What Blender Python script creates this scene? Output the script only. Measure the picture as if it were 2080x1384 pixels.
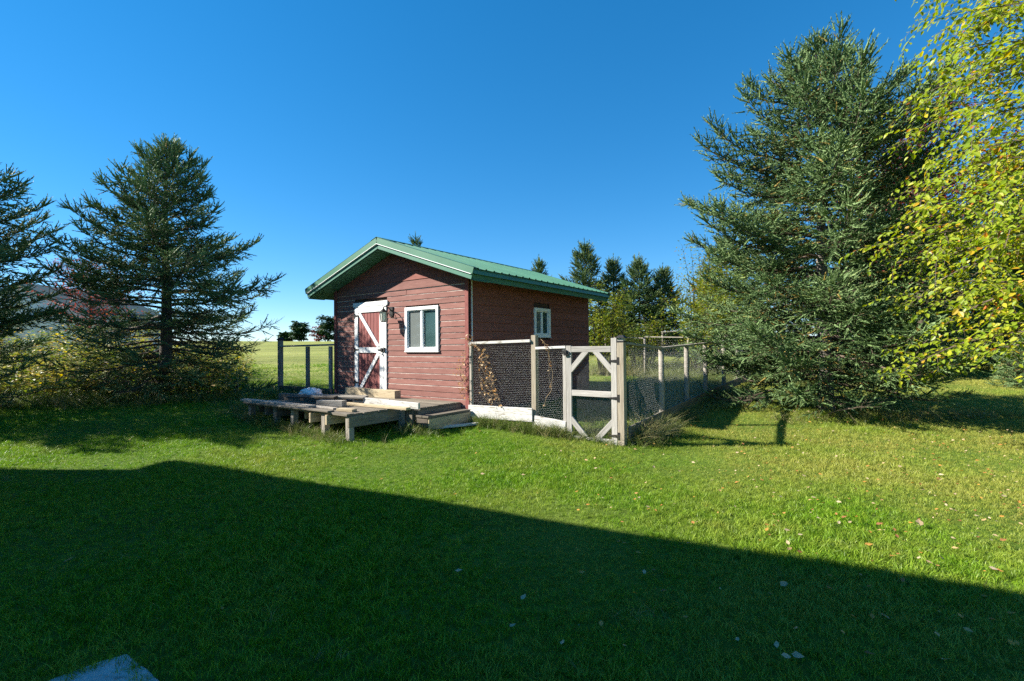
import bpy, math, random
import numpy as np
from mathutils import Matrix, Vector

for _o in list(bpy.data.objects):
    bpy.data.objects.remove(_o)
SC = bpy.context.scene
COL = SC.collection
R = math.radians

# ---------------------------------------------------------------- camera
PITCH, ROLL = R(0.74), R(0.5)
cam = bpy.data.objects.new('camera', bpy.data.cameras.new('camera'))
COL.objects.link(cam)
_f = Vector((0, math.cos(PITCH), math.sin(PITCH)))
_u0 = Vector((0, -math.sin(PITCH), math.cos(PITCH)))
_r0 = Vector((1, 0, 0))
_r = _r0 * math.cos(ROLL) - _u0 * math.sin(ROLL)
_u = _r0 * math.sin(ROLL) + _u0 * math.cos(ROLL)
_m = Matrix((_r, _u, -_f)).transposed().to_4x4()
_m.translation = (0, 0, 1.45)
cam.matrix_world = _m
cam.data.sensor_width = 36
cam.data.lens = 17.39
cam.data.clip_start = 0.05
cam.data.clip_end = 2000
SC.camera = cam

# ---------------------------------------------------------------- sky, sun, exposure
SUN_EL = R(33.5)
SUN_DIR = Vector((-0.998, 0.06, 0)).normalized()          # horizontal direction towards the sun
world = bpy.data.worlds.new('World')
SC.world = world
world.use_nodes = True
nt = world.node_tree
nt.nodes.clear()
sky = nt.nodes.new('ShaderNodeTexSky')
sky.sky_type = 'NISHITA'
sky.sun_disc = False
sky.sun_elevation = SUN_EL
sky.sun_rotation = math.atan2(SUN_DIR.x, SUN_DIR.y)
sky.altitude = 300
sky.air_density = 0.8
sky.dust_density = 0.0
sky.ozone_density = 6.0
hs = nt.nodes.new('ShaderNodeHueSaturation')
hs.inputs['Saturation'].default_value = 1.43
hs.inputs['Hue'].default_value = 0.497
bg = nt.nodes.new('ShaderNodeBackground')
bg.inputs['Strength'].default_value = 0.106
wo = nt.nodes.new('ShaderNodeOutputWorld')
gm = nt.nodes.new('ShaderNodeGamma')                     # one tone grade for the whole sky
gm.inputs['Gamma'].default_value = 0.72
nt.links.new(sky.outputs[0], gm.inputs['Color'])
nt.links.new(gm.outputs[0], hs.inputs['Color'])
nt.links.new(hs.outputs[0], bg.inputs['Color'])
nt.links.new(bg.outputs[0], wo.inputs['Surface'])

sl = bpy.data.lights.new('sun', 'SUN')
sl.energy = 5.0
sl.angle = R(0.5)
sl.color = (1.0, 0.94, 0.84)
sun = bpy.data.objects.new('sun', sl)
COL.objects.link(sun)
_to = Vector((SUN_DIR.x * math.cos(SUN_EL), SUN_DIR.y * math.cos(SUN_EL), math.sin(SUN_EL)))
sun.rotation_euler = (-_to).to_track_quat('-Z', 'Y').to_euler()
sun.location = _to * 60

vs = SC.view_settings
vs.view_transform = 'Standard'
vs.look = 'None'
vs.exposure = 1.55
vs.gamma = 1.0
vs.use_curve_mapping = False
SC.cycles.use_denoising = False
SC.cycles.max_bounces = 8
SC.cycles.transparent_max_bounces = 12

# ---------------------------------------------------------------- helpers
def link(name, me, mat=None, parent=None, M=None, label=None, cat=None, group=None, kind=None):
    o = bpy.data.objects.new(name, me)
    COL.objects.link(o)
    if me is not None and mat is not None and len(me.materials) == 0:
        me.materials.append(mat)
    if parent is not None:
        o.parent = parent
    if M is not None:
        o.matrix_basis = M
    if label:
        o['label'] = label
    if cat:
        o['category'] = cat
    if group:
        o['group'] = group
    if kind:
        o['kind'] = kind
    return o

def root(name, M, label, cat, group=None):
    o = link(name, None, None, None, M, label, cat, group)
    o.empty_display_size = 0.2
    return o

def mesh(name, verts, faces, smooth=False):
    me = bpy.data.meshes.new(name)
    me.from_pydata([tuple(v) for v in verts], [], faces)
    if smooth:
        me.polygons.foreach_set('use_smooth', [True] * len(me.polygons))
    me.update()
    return me

def npmesh(name, V, k, tint=None, smooth=False):
    """faces are consecutive runs of k vertices"""
    V = np.asarray(V, dtype=np.float32).reshape(-1, 3)
    n = len(V) // k
    me = bpy.data.meshes.new(name)
    me.vertices.add(len(V))
    me.vertices.foreach_set('co', V.ravel())
    me.loops.add(n * k)
    me.loops.foreach_set('vertex_index', np.arange(n * k, dtype=np.int32))
    me.polygons.add(n)
    me.polygons.foreach_set('loop_start', np.arange(0, n * k, k, dtype=np.int32))
    me.polygons.foreach_set('loop_total', np.full(n, k, dtype=np.int32))
    if tint is not None:
        a = me.attributes.new('tint', 'FLOAT', 'FACE')
        a.data.foreach_set('value', np.asarray(tint, dtype=np.float32))
    me.update(calc_edges=True)
    return me

class MB:
    def __init__(self):
        self.v, self.f = [], []
    def add(self, vs_, fs_):
        b = len(self.v)
        self.v += [tuple(v) for v in vs_]
        self.f += [tuple(i + b for i in f) for f in fs_]
    def box(self, x0, x1, y0, y1, z0, z1):
        self.add([(x0,y0,z0),(x1,y0,z0),(x1,y1,z0),(x0,y1,z0),(x0,y0,z1),(x1,y0,z1),(x1,y1,z1),(x0,y1,z1)],
                 [(0,3,2,1),(4,5,6,7),(0,1,5,4),(1,2,6,5),(2,3,7,6),(3,0,4,7)])
    def prism(self, poly, axis, a, b):
        """poly: list of 2D points, extruded along axis from a to b. axis 'y': poly in xz; 'x': poly in yz; 'z': xy"""
        n = len(poly)
        def P(p, t):
            return (p[0], t, p[1]) if axis == 'y' else (t, p[0], p[1]) if axis == 'x' else (p[0], p[1], t)
        self.add([P(p, a) for p in poly] + [P(p, b) for p in poly],
                 [tuple(range(n)), tuple(range(2*n-1, n-1, -1))] + [(i, i+n, (i+1) % n + n, (i+1) % n) for i in range(n)])
    def tube(self, pts, rad, n=8, cap=True):
        pts = [Vector(p) for p in pts]
        rings = []
        b = len(self.v)
        for i, p in enumerate(pts):
            d = (pts[min(i+1, len(pts)-1)] - pts[max(i-1, 0)]).normalized()
            a = d.orthogonal().normalized() if i == 0 else (prev - d * prev.dot(d)).normalized()
            prev = a
            c = d.cross(a)
            r = rad[i] if hasattr(rad, '__len__') else rad
            self.v += [tuple(p + (a * math.cos(2*math.pi*k/n) + c * math.sin(2*math.pi*k/n)) * r) for k in range(n)]
        for i in range(len(pts)-1):
            for k in range(n):
                self.f.append((b+i*n+k, b+i*n+(k+1) % n, b+(i+1)*n+(k+1) % n, b+(i+1)*n+k))
        if cap:
            self.f.append(tuple(b+k for k in range(n-1, -1, -1)))
            self.f.append(tuple(b+(len(pts)-1)*n+k for k in range(n)))
    def build(self, name, mat, parent=None, smooth=False, M=None, **kw):
        return link(name, mesh(name, self.v, self.f, smooth), mat, parent, M, **kw)

_cache = {}
def chamfer_box(L, W, T, c):
    key = (round(L, 3), round(W, 3), round(T, 3), round(c, 4))
    if key in _cache:
        return _cache[key]
    h = (L/2, W/2, T/2)
    V, idx = [], {}
    for sx in (-1, 1):
        for sy in (-1, 1):
            for sz in (-1, 1):
                s = (sx, sy, sz)
                for ax in range(3):           # vertex lying on face 'ax'
                    p = [s[i] * (h[i] - (0 if i == ax else c)) for i in range(3)]
                    idx[(s, ax)] = len(V)
                    V.append(p)
    F = []
    S = (-1, 1)
    for ax in range(3):
        o = [i for i in range(3) if i != ax]
        for s in S:
            def K(a, b):
                t = [0, 0, 0]; t[ax] = s; t[o[0]] = a; t[o[1]] = b
                return idx[(tuple(t), ax)]
            F.append((K(-1,-1), K(1,-1), K(1,1), K(-1,1)))
    for ax in range(3):                        # edges parallel to ax
        o = [i for i in range(3) if i != ax]
        for a in S:
            for b in S:
                def K(s, face):
                    t = [0, 0, 0]; t[ax] = s; t[o[0]] = a; t[o[1]] = b
                    return idx[(tuple(t), face)]
                F.append((K(-1,o[0]), K(1,o[0]), K(1,o[1]), K(-1,o[1])))
    for sx in S:
        for sy in S:
            for sz in S:
                F.append(tuple(idx[((sx,sy,sz), a)] for a in range(3)))
    Fo = []
    for f in F:                                # outward winding
        p = [Vector(V[i]) for i in f]
        n = (p[1]-p[0]).cross(p[2]-p[0])
        Fo.append(f if n.dot(sum(p, Vector())) > 0 else tuple(reversed(f)))
    me = mesh('board', V, Fo)
    _cache[key] = me
    return me

def plank(name, p0, p1, w, t, mat, parent=None, up=(0, 0, 1), c=0.003, M0=None, **kw):
    """board from p0 to p1; t measured along 'up', w across. Local X runs along the board."""
    p0, p1, up = Vector(p0), Vector(p1), Vector(up)
    d = p1 - p0
    L = d.length
    x = d.normalized()
    z = (up - x * up.dot(x)).normalized()
    y = z.cross(x)
    M = Matrix((x, y, z)).transposed().to_4x4()
    M.translation = (p0 + p1) / 2
    if M0 is not None:
        M = M0 @ M
    me = chamfer_box(L, w, t, min(c, t * .3, w * .3))
    if len(me.materials) and me.materials[0] != mat:
        me = me.copy(); me.materials.clear()
    return link(name, me, mat, parent, M, **kw)

def sticks(P0, P1, r0, r1, n=3):
    """numpy prisms between point arrays -> quads (N*n*4,3)"""
    P0 = np.asarray(P0, float); P1 = np.asarray(P1, float)
    N = len(P0)
    r0 = np.broadcast_to(np.asarray(r0, float), (N,)); r1 = np.broadcast_to(np.asarray(r1, float), (N,))
    d = P1 - P0
    d /= np.maximum(np.linalg.norm(d, axis=1, keepdims=True), 1e-9)
    ref = np.where(np.abs(d[:, 2:3]) > .9, np.array([[1., 0, 0]]), np.array([[0, 0, 1.]]))
    a = np.cross(d, ref); a /= np.linalg.norm(a, axis=1, keepdims=True)
    b = np.cross(d, a)
    out = np.empty((N, n, 4, 3))
    ang = [2 * math.pi * k / n for k in range(n + 1)]
    for k in range(n):
        e0 = a * math.cos(ang[k]) + b * math.sin(ang[k]); e1 = a * math.cos(ang[k+1]) + b * math.sin(ang[k+1])
        out[:, k, 0] = P0 + e0 * r0[:, None]; out[:, k, 1] = P0 + e1 * r0[:, None]
        out[:, k, 2] = P1 + e1 * r1[:, None]; out[:, k, 3] = P1 + e0 * r1[:, None]
    return out.reshape(-1, 3)

# ---------------------------------------------------------------- materials
def base_mat(name):
    m = bpy.data.materials.new(name)
    m.use_nodes = True
    t = m.node_tree
    return m, t, t.nodes['Principled BSDF'], (lambda ty: t.nodes.new(ty)), t.links.new

def noise_mat(name, c1, c2, scale=4.0, stretch=(1, 1, 1), rough=0.8, bump=0.2, bscale=None, c3=None, c3lo=0.62, c3hi=0.7,
              spec=0.25, rnd=0.0, detail=6, metallic=0.0, c3scale=None):
    m, t, p, N, K = base_mat(name)
    tc = N('ShaderNodeTexCoord'); oi = N('ShaderNodeObjectInfo')
    add = N('ShaderNodeVectorMath'); add.operation = 'ADD'
    sc_ = N('ShaderNodeVectorMath'); sc_.operation = 'SCALE'; sc_.inputs['Scale'].default_value = 37.0
    K(oi.outputs['Random'], sc_.inputs[0]); K(tc.outputs['Object'], add.inputs[0]); K(sc_.outputs[0], add.inputs[1])
    mp = N('ShaderNodeMapping'); mp.inputs['Scale'].default_value = stretch
    K(add.outputs[0], mp.inputs['Vector'])
    n1 = N('ShaderNodeTexNoise'); n1.inputs['Scale'].default_value = scale; n1.inputs['Detail'].default_value = detail
    n1.inputs['Roughness'].default_value = 0.65
    K(mp.outputs[0], n1.inputs['Vector'])
    rp = N('ShaderNodeValToRGB')
    rp.color_ramp.elements[0].position = 0.3; rp.color_ramp.elements[1].position = 0.7
    rp.color_ramp.elements[0].color = (*c1, 1); rp.color_ramp.elements[1].color = (*c2, 1)
    K(n1.outputs['Fac'], rp.inputs['Fac'])
    col = rp.outputs['Color']
    if c3 is not None:
        n2 = N('ShaderNodeTexNoise'); n2.inputs['Scale'].default_value = c3scale or scale * 2.3; n2.inputs['Detail'].default_value = 5
        K(mp.outputs[0], n2.inputs['Vector'])
        mr = N('ShaderNodeMapRange'); mr.inputs['From Min'].default_value = c3lo; mr.inputs['From Max'].default_value = c3hi
        K(n2.outputs['Fac'], mr.inputs['Value'])
        mx = N('ShaderNodeMixRGB'); mx.inputs['Color2'].default_value = (*c3, 1)
        K(mr.outputs[0], mx.inputs['Fac']); K(col, mx.inputs['Color1'])
        col = mx.outputs[0]
    if rnd:
        mm = N('ShaderNodeMapRange'); mm.inputs['To Min'].default_value = 1 - rnd; mm.inputs['To Max'].default_value = 1 + rnd
        K(oi.outputs['Random'], mm.inputs['Value'])
        hv = N('ShaderNodeHueSaturation'); K(mm.outputs[0], hv.inputs['Value']); K(col, hv.inputs['Color'])
        col = hv.outputs[0]
    K(col, p.inputs['Base Color'])
    p.inputs['Roughness'].default_value = rough
    p.inputs['Specular IOR Level'].default_value = spec
    p.inputs['Metallic'].default_value = metallic
    if bump:
        n3 = N('ShaderNodeTexNoise'); n3.inputs['Scale'].default_value = bscale or scale * 3; n3.inputs['Detail'].default_value = 6
        K(mp.outputs[0], n3.inputs['Vector'])
        bp = N('ShaderNodeBump'); bp.inputs['Strength'].default_value = bump; bp.inputs['Distance'].default_value = 0.01
        K(n3.outputs['Fac'], bp.inputs['Height']); K(bp.outputs[0], p.inputs['Normal'])
    return m

def siding_mat(name, c1, c2, chips):
    """painted board: paint flaked to pale wood along the top edge below the lap, in patches"""
    m, t, p, N, K = base_mat(name)
    tc = N('ShaderNodeTexCoord'); oi = N('ShaderNodeObjectInfo')
    sc_ = N('ShaderNodeVectorMath'); sc_.operation = 'SCALE'; sc_.inputs['Scale'].default_value = 41.0
    add = N('ShaderNodeVectorMath'); add.operation = 'ADD'
    K(oi.outputs['Random'], sc_.inputs[0]); K(tc.outputs['Object'], add.inputs[0]); K(sc_.outputs[0], add.inputs[1])
    mp = N('ShaderNodeMapping'); mp.inputs['Scale'].default_value = (1.2, 7, 7)
    K(add.outputs[0], mp.inputs['Vector'])
    n1 = N('ShaderNodeTexNoise'); n1.inputs['Scale'].default_value = 3; n1.inputs['Detail'].default_value = 8; n1.inputs['Roughness'].default_value = .7
    K(mp.outputs[0], n1.inputs['Vector'])
    rp = N('ShaderNodeValToRGB'); rp.color_ramp.elements[0].position = .3; rp.color_ramp.elements[1].position = .72
    rp.color_ramp.elements[0].color = (*c1, 1); rp.color_ramp.elements[1].color = (*c2, 1)
    K(n1.outputs['Fac'], rp.inputs['Fac'])
    sx = N('ShaderNodeSeparateXYZ'); K(tc.outputs['Generated'], sx.inputs[0])
    n2 = N('ShaderNodeTexNoise'); n2.inputs['Scale'].default_value = 2.2; n2.inputs['Detail'].default_value = 6; n2.inputs['Roughness'].default_value = .75
    mp2 = N('ShaderNodeMapping'); mp2.inputs['Scale'].default_value = (1.0, 4, 4)
    K(add.outputs[0], mp2.inputs['Vector']); K(mp2.outputs[0], n2.inputs['Vector'])
    # edge = height within the board near its exposed upper rim
    ed = N('ShaderNodeMapRange'); ed.inputs['From Min'].default_value = .74; ed.inputs['From Max'].default_value = .86
    ed.inputs['To Max'].default_value = chips
    K(sx.outputs['Y'], ed.inputs['Value'])
    sm = N('ShaderNodeMath'); sm.operation = 'ADD'; K(ed.outputs[0], sm.inputs[0]); K(n2.outputs['Fac'], sm.inputs[1])
    th = N('ShaderNodeMapRange'); th.inputs['From Min'].default_value = .69; th.inputs['From Max'].default_value = .74
    K(sm.outputs[0], th.inputs['Value'])
    mx = N('ShaderNodeMixRGB'); mx.inputs['Color2'].default_value = (.62, .53, .47, 1)
    K(th.outputs[0], mx.inputs['Fac']); K(rp.outputs[0], mx.inputs['Color1'])
    mm = N('ShaderNodeMapRange'); mm.inputs['To Min'].default_value = .88; mm.inputs['To Max'].default_value = 1.12
    K(oi.outputs['Random'], mm.inputs['Value'])
    hv = N('ShaderNodeHueSaturation'); K(mm.outputs[0], hv.inputs['Value']); K(mx.outputs[0], hv.inputs['Color'])
    K(hv.outputs[0], p.inputs['Base Color'])
    p.inputs['Roughness'].default_value = .75; p.inputs['Specular IOR Level'].default_value = .2
    bp = N('ShaderNodeBump'); bp.inputs['Strength'].default_value = .25; bp.inputs['Distance'].default_value = .008
    K(n1.outputs['Fac'], bp.inputs['Height']); K(bp.outputs[0], p.inputs['Normal'])
    return m

def leaf_mat(name, ramp, trans=0.35, rough=0.5, spec=0.3):
    """foliage coloured per leaf by its 'tint' value; partly translucent"""
    m, t, p, N, K = base_mat(name)
    at = N('ShaderNodeAttribute'); at.attribute_name = 'tint'
    rp = N('ShaderNodeValToRGB')
    el = rp.color_ramp.elements
    while len(el) < len(ramp):
        el.new(0.5)
    for e, (pos, c) in zip(el, ramp):
        e.position = pos; e.color = (*c, 1)
    K(at.outputs['Fac'], rp.inputs['Fac'])
    K(rp.outputs[0], p.inputs['Base Color'])
    p.inputs['Roughness'].default_value = rough
    p.inputs['Specular IOR Level'].default_value = spec
    if trans:
        tr = N('ShaderNodeBsdfTranslucent'); mix = N('ShaderNodeMixShader'); mix.inputs[0].default_value = trans
        hv = N('ShaderNodeHueSaturation'); hv.inputs['Value'].default_value = 1.25; hv.inputs['Saturation'].default_value = 1.1
        K(rp.outputs[0], hv.inputs['Color']); K(hv.outputs[0], tr.inputs['Color'])
        K(p.outputs[0], mix.inputs[1]); K(tr.outputs[0], mix.inputs[2])
        K(mix.outputs[0], t.nodes['Material Output'].inputs['Surface'])
    return m

def blade_mat(name, cols, dry, patch=0.35, trans=.3):
    """grass blades: colour varies from tuft to tuft and in patches over the ground"""
    m, t, p, N, K = base_mat(name)
    oi = N('ShaderNodeObjectInfo')
    n = N('ShaderNodeTexNoise'); n.inputs['Scale'].default_value = patch; n.inputs['Detail'].default_value = 6; n.inputs['Roughness'].default_value = .7
    K(oi.outputs['Location'], n.inputs['Vector'])
    mr = N('ShaderNodeMapRange'); mr.inputs['From Min'].default_value = .42; mr.inputs['From Max'].default_value = .68
    sxx = N('ShaderNodeSeparateXYZ'); K(oi.outputs['Location'], sxx.inputs[0])           # the lawn is drier towards the trees at the far side
    mxx = N('ShaderNodeMapRange'); mxx.inputs['From Min'].default_value = -1; mxx.inputs['From Max'].default_value = 7; mxx.inputs['To Min'].default_value = -.07; mxx.inputs['To Max'].default_value = .20
    adx = N('ShaderNodeMath'); adx.operation = 'ADD'
    K(sxx.outputs['X'], mxx.inputs['Value']); K(n.outputs['Fac'], adx.inputs[0]); K(mxx.outputs[0], adx.inputs[1])
    K(adx.outputs[0], mr.inputs['Value'])
    rp = N('ShaderNodeValToRGB')
    el = rp.color_ramp.elements
    while len(el) < len(cols):
        el.new(.5)
    for i, (e, c) in enumerate(zip(el, cols)):
        e.position = i / (len(cols) - 1); e.color = (*c, 1)
    K(oi.outputs['Random'], rp.inputs['Fac'])
    mx = N('ShaderNodeMixRGB'); mx.inputs['Color2'].default_value = (*dry, 1)
    ml = N('ShaderNodeMath'); ml.operation = 'MULTIPLY'; ml.inputs[1].default_value = .75
    K(mr.outputs[0], ml.inputs[0]); K(ml.outputs[0], mx.inputs['Fac']); K(rp.outputs[0], mx.inputs['Color1'])
    K(mx.outputs[0], p.inputs['Base Color'])
    p.inputs['Roughness'].default_value = .45; p.inputs['Specular IOR Level'].default_value = .3
    tr = N('ShaderNodeBsdfTranslucent'); mix = N('ShaderNodeMixShader'); mix.inputs[0].default_value = trans
    K(mx.outputs[0], tr.inputs['Color']); K(p.outputs[0], mix.inputs[1]); K(tr.outputs[0], mix.inputs[2])
    K(mix.outputs[0], t.nodes['Material Output'].inputs['Surface'])
    return m

def glass_mat(name, tint, fac):
    m, t, p, N, K = base_mat(name)
    p.inputs['Base Color'].default_value = (*tint, 1); p.inputs['Roughness'].default_value = .04
    p.inputs['Specular IOR Level'].default_value = .6
    tr = N('ShaderNodeBsdfTransparent'); tr.inputs[0].default_value = (.75, .9, .88, 1)
    mix = N('ShaderNodeMixShader'); mix.inputs[0].default_value = fac
    K(p.outputs[0], mix.inputs[1]); K(tr.outputs[0], mix.inputs[2]); K(mix.outputs[0], t.nodes['Material Output'].inputs['Surface'])
    return m

M_FRONT = siding_mat('red_siding_peeling', (.165, .066, .054), (.255, .12, .098), .43)
M_SIDE = siding_mat('red_siding', (.18, .06, .046), (.26, .095, .073), .02)
M_REDTRIM = noise_mat('red_trim', (.17, .05, .045), (.24, .085, .075), 3, (6, 6, 1), rnd=.1)
M_WALLCORE = noise_mat('sheathing', (.05, .03, .025), (.07, .045, .035), 3)
M_DOORRED = noise_mat('door_red', (.2, .06, .055), (.27, .10, .09), 5, (1, 9, 9), rnd=.08)
M_WHITE = noise_mat('white_paint', (.70, .70, .68), (.82, .82, .80), 5, (1, 6, 6), rough=.6, bump=.1, c3=(.45, .42, .36), c3lo=.66, c3hi=.74)
M_VINYL = noise_mat('white_vinyl', (.78, .78, .77), (.82, .82, .81), 3, rough=.4, bump=0)
M_GREEN = noise_mat('green_metal', (.048, .15, .09), (.072, .195, .12), 1.5, (1, 1, 1), rough=.38, bump=.05, spec=.5, rnd=.04)
M_GREENB = noise_mat('green_boards', (.05, .16, .11), (.07, .20, .14), 3, (1, 6, 6), rough=.6, bump=.15, rnd=.12)
M_BLACK = noise_mat('black_iron', (.012, .012, .013), (.03, .028, .026), 30, rough=.5, bump=.1)
M_GREYWOOD = noise_mat('weathered_wood', (.19, .165, .135), (.38, .345, .29), 2.5, (1, 14, 14), bump=.5, c3=(.12, .10, .075), c3lo=.6, c3hi=.75, rnd=.22)
M_GATE = noise_mat('pale_gate_wood', (.25, .235, .21), (.42, .40, .37), 2.5, (1, 12, 12), bump=.4, c3=(.22, .18, .13), c3lo=.64, c3hi=.76, rnd=.12)
M_POSTWOOD = noise_mat('treated_post', (.20, .17, .125), (.34, .295, .225), 2.5, (1, 14, 14), bump=.45, c3=(.16, .11, .07), c3lo=.62, c3hi=.74, rnd=.12)
M_DECK = noise_mat('deck_wood', (.09, .078, .06), (.20, .175, .135), 2.2, (1, 12, 12), bump=.5, c3=(.08, .065, .045), c3lo=.58, c3hi=.75, rnd=.25)
M_BEAM = noise_mat('sawn_beam', (.33, .26, .16), (.47, .39, .26), 2, (1, 10, 10), bump=.4, c3=(.16, .12, .07), c3lo=.56, c3hi=.72, rnd=.1)
M_DARKWOOD = noise_mat('dark_wood', (.06, .05, .04), (.14, .115, .09), 2.2, (1, 12, 12), bump=.5, rnd=.3)
M_MOSSY = noise_mat('whitewashed_board', (.42, .41, .38), (.58, .57, .54), 3, (1, 7, 7), bump=.4, c3=(.22, .19, .14), c3lo=.56, c3hi=.68, rnd=.05)
M_WIRE = noise_mat('galvanised_wire', (.45, .46, .45), (.6, .6, .58), 8, rough=.5, bump=0, spec=.5)
M_CLOTH = noise_mat('hardware_cloth_wire', (.22, .24, .25), (.30, .32, .33), 8, rough=.45, metallic=.6, bump=0, spec=.5)
M_LAMPGLASS = glass_mat('lamp_glass', (.6, .58, .5), .35)
M_GLASS = glass_mat('window_glass', (.06, .12, .12), .5)
M_SCREEN = glass_mat('window_screen', (.20, .22, .21), .3)
M_CONC = noise_mat('concrete', (.30, .30, .30), (.46, .46, .46), 7, bump=.6, c3=(.14, .14, .11), c3lo=.55, c3hi=.7, detail=10)
M_BAG = noise_mat('white_tarp', (.72, .73, .75), (.82, .83, .84), 5, rough=.5, bump=.3)
M_BARK = noise_mat('spruce_bark', (.045, .036, .03), (.10, .085, .07), 7, (1, 1, .35), bump=.9)
M_BARKPALE = noise_mat('pale_spruce_bark', (.10, .085, .07), (.2, .18, .155), 7, (1, 1, .35), bump=.9, c3=(.33, .31, .28), c3lo=.56, c3hi=.68)
M_TWIG = noise_mat('bare_twig', (.07, .05, .035), (.13, .10, .075), 5, bump=.2)
M_BIRCHBARK = noise_mat('birch_bark', (.55, .53, .49), (.7, .68, .63), 4, (1, 1, .5), bump=.3, c3=(.06, .05, .04), c3lo=.58, c3hi=.63)
M_VINE = noise_mat('dry_vine', (.26, .17, .09), (.42, .30, .17), 6, bump=.2)
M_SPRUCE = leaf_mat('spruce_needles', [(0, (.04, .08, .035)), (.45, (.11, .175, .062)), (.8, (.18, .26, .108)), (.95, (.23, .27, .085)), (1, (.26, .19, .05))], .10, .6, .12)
M_SPRUCEDARK = leaf_mat('far_spruce_needles', [(0, (.04, .08, .03)), (.6, (.085, .145, .055)), (1, (.16, .17, .055))], .10, .6, .12)
M_BIRCH = leaf_mat('birch_leaves', [(0, (.14, .22, .015)), (.5, (.27, .33, .022)), (.82, (.45, .40, .03)), (.95, (.45, .26, .02)), (1, (.42, .12, .01))], .42, .4)
M_SHRUB = leaf_mat('shrub_leaves', [(0, (.06, .11, .015)), (.55, (.16, .2, .02)), (.85, (.3, .27, .03)), (1, (.36, .16, .03))], .35)
M_RED = leaf_mat('red_leaves', [(0, (.12, .025, .025)), (.6, (.28, .055, .05)), (1, (.38, .12, .06))], .35)
M_WEED = leaf_mat('weed_leaves', [(0, (.07, .13, .015)), (.4, (.17, .23, .03)), (.7, (.33, .30, .07)), (.93, (.38, .28, .14)), (1, (.6, .45, .02))], .35)
M_PINE = leaf_mat('pine_needles', [(0, (.018, .05, .02)), (.6, (.035, .085, .03)), (1, (.06, .12, .04))], .1)
M_LEAFDRY = leaf_mat('fallen_leaf', [(0, (.42, .30, .17)), (.4, (.5, .40, .26)), (.7, (.5, .25, .05)), (1, (.25, .11, .05))], .25)
M_GRASS = blade_mat('lawn_blades', [(.055, .15, .004), (.11, .25, .006), (.18, .33, .012), (.25, .36, .03)], (.38, .345, .08), .4, .35)
M_TALL = blade_mat('tall_dry_blades', [(.34, .27, .13), (.45, .37, .2), (.16, .19, .04), (.5, .42, .25)], (.09, .15, .02), .5)
M_TUFT = blade_mat('rank_blades', [(.05, .10, .012), (.10, .17, .02), (.13, .18, .03), (.3, .25, .12)], (.2, .19, .06), .9)

# ---------------------------------------------------------------- the lie of the land
def gh(x, y):
    x = np.asarray(x, float); y = np.asarray(y, float)
    z = np.interp(y, [-100, 6.5, 9, 12.5, 90, 130, 900], [0, 0, .15, .30, 3.0, 3.0, -4])
    z = z + .012 * np.sin(x * 1.3 + .4 * y) * np.cos(y * 1.1 - .3 * x)
    far = np.clip((y - 20) / 40, 0, 1)
    return z + far * .25 * np.sin(x * .06)

def g1(x, y):
    return float(gh(x, y))

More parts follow.
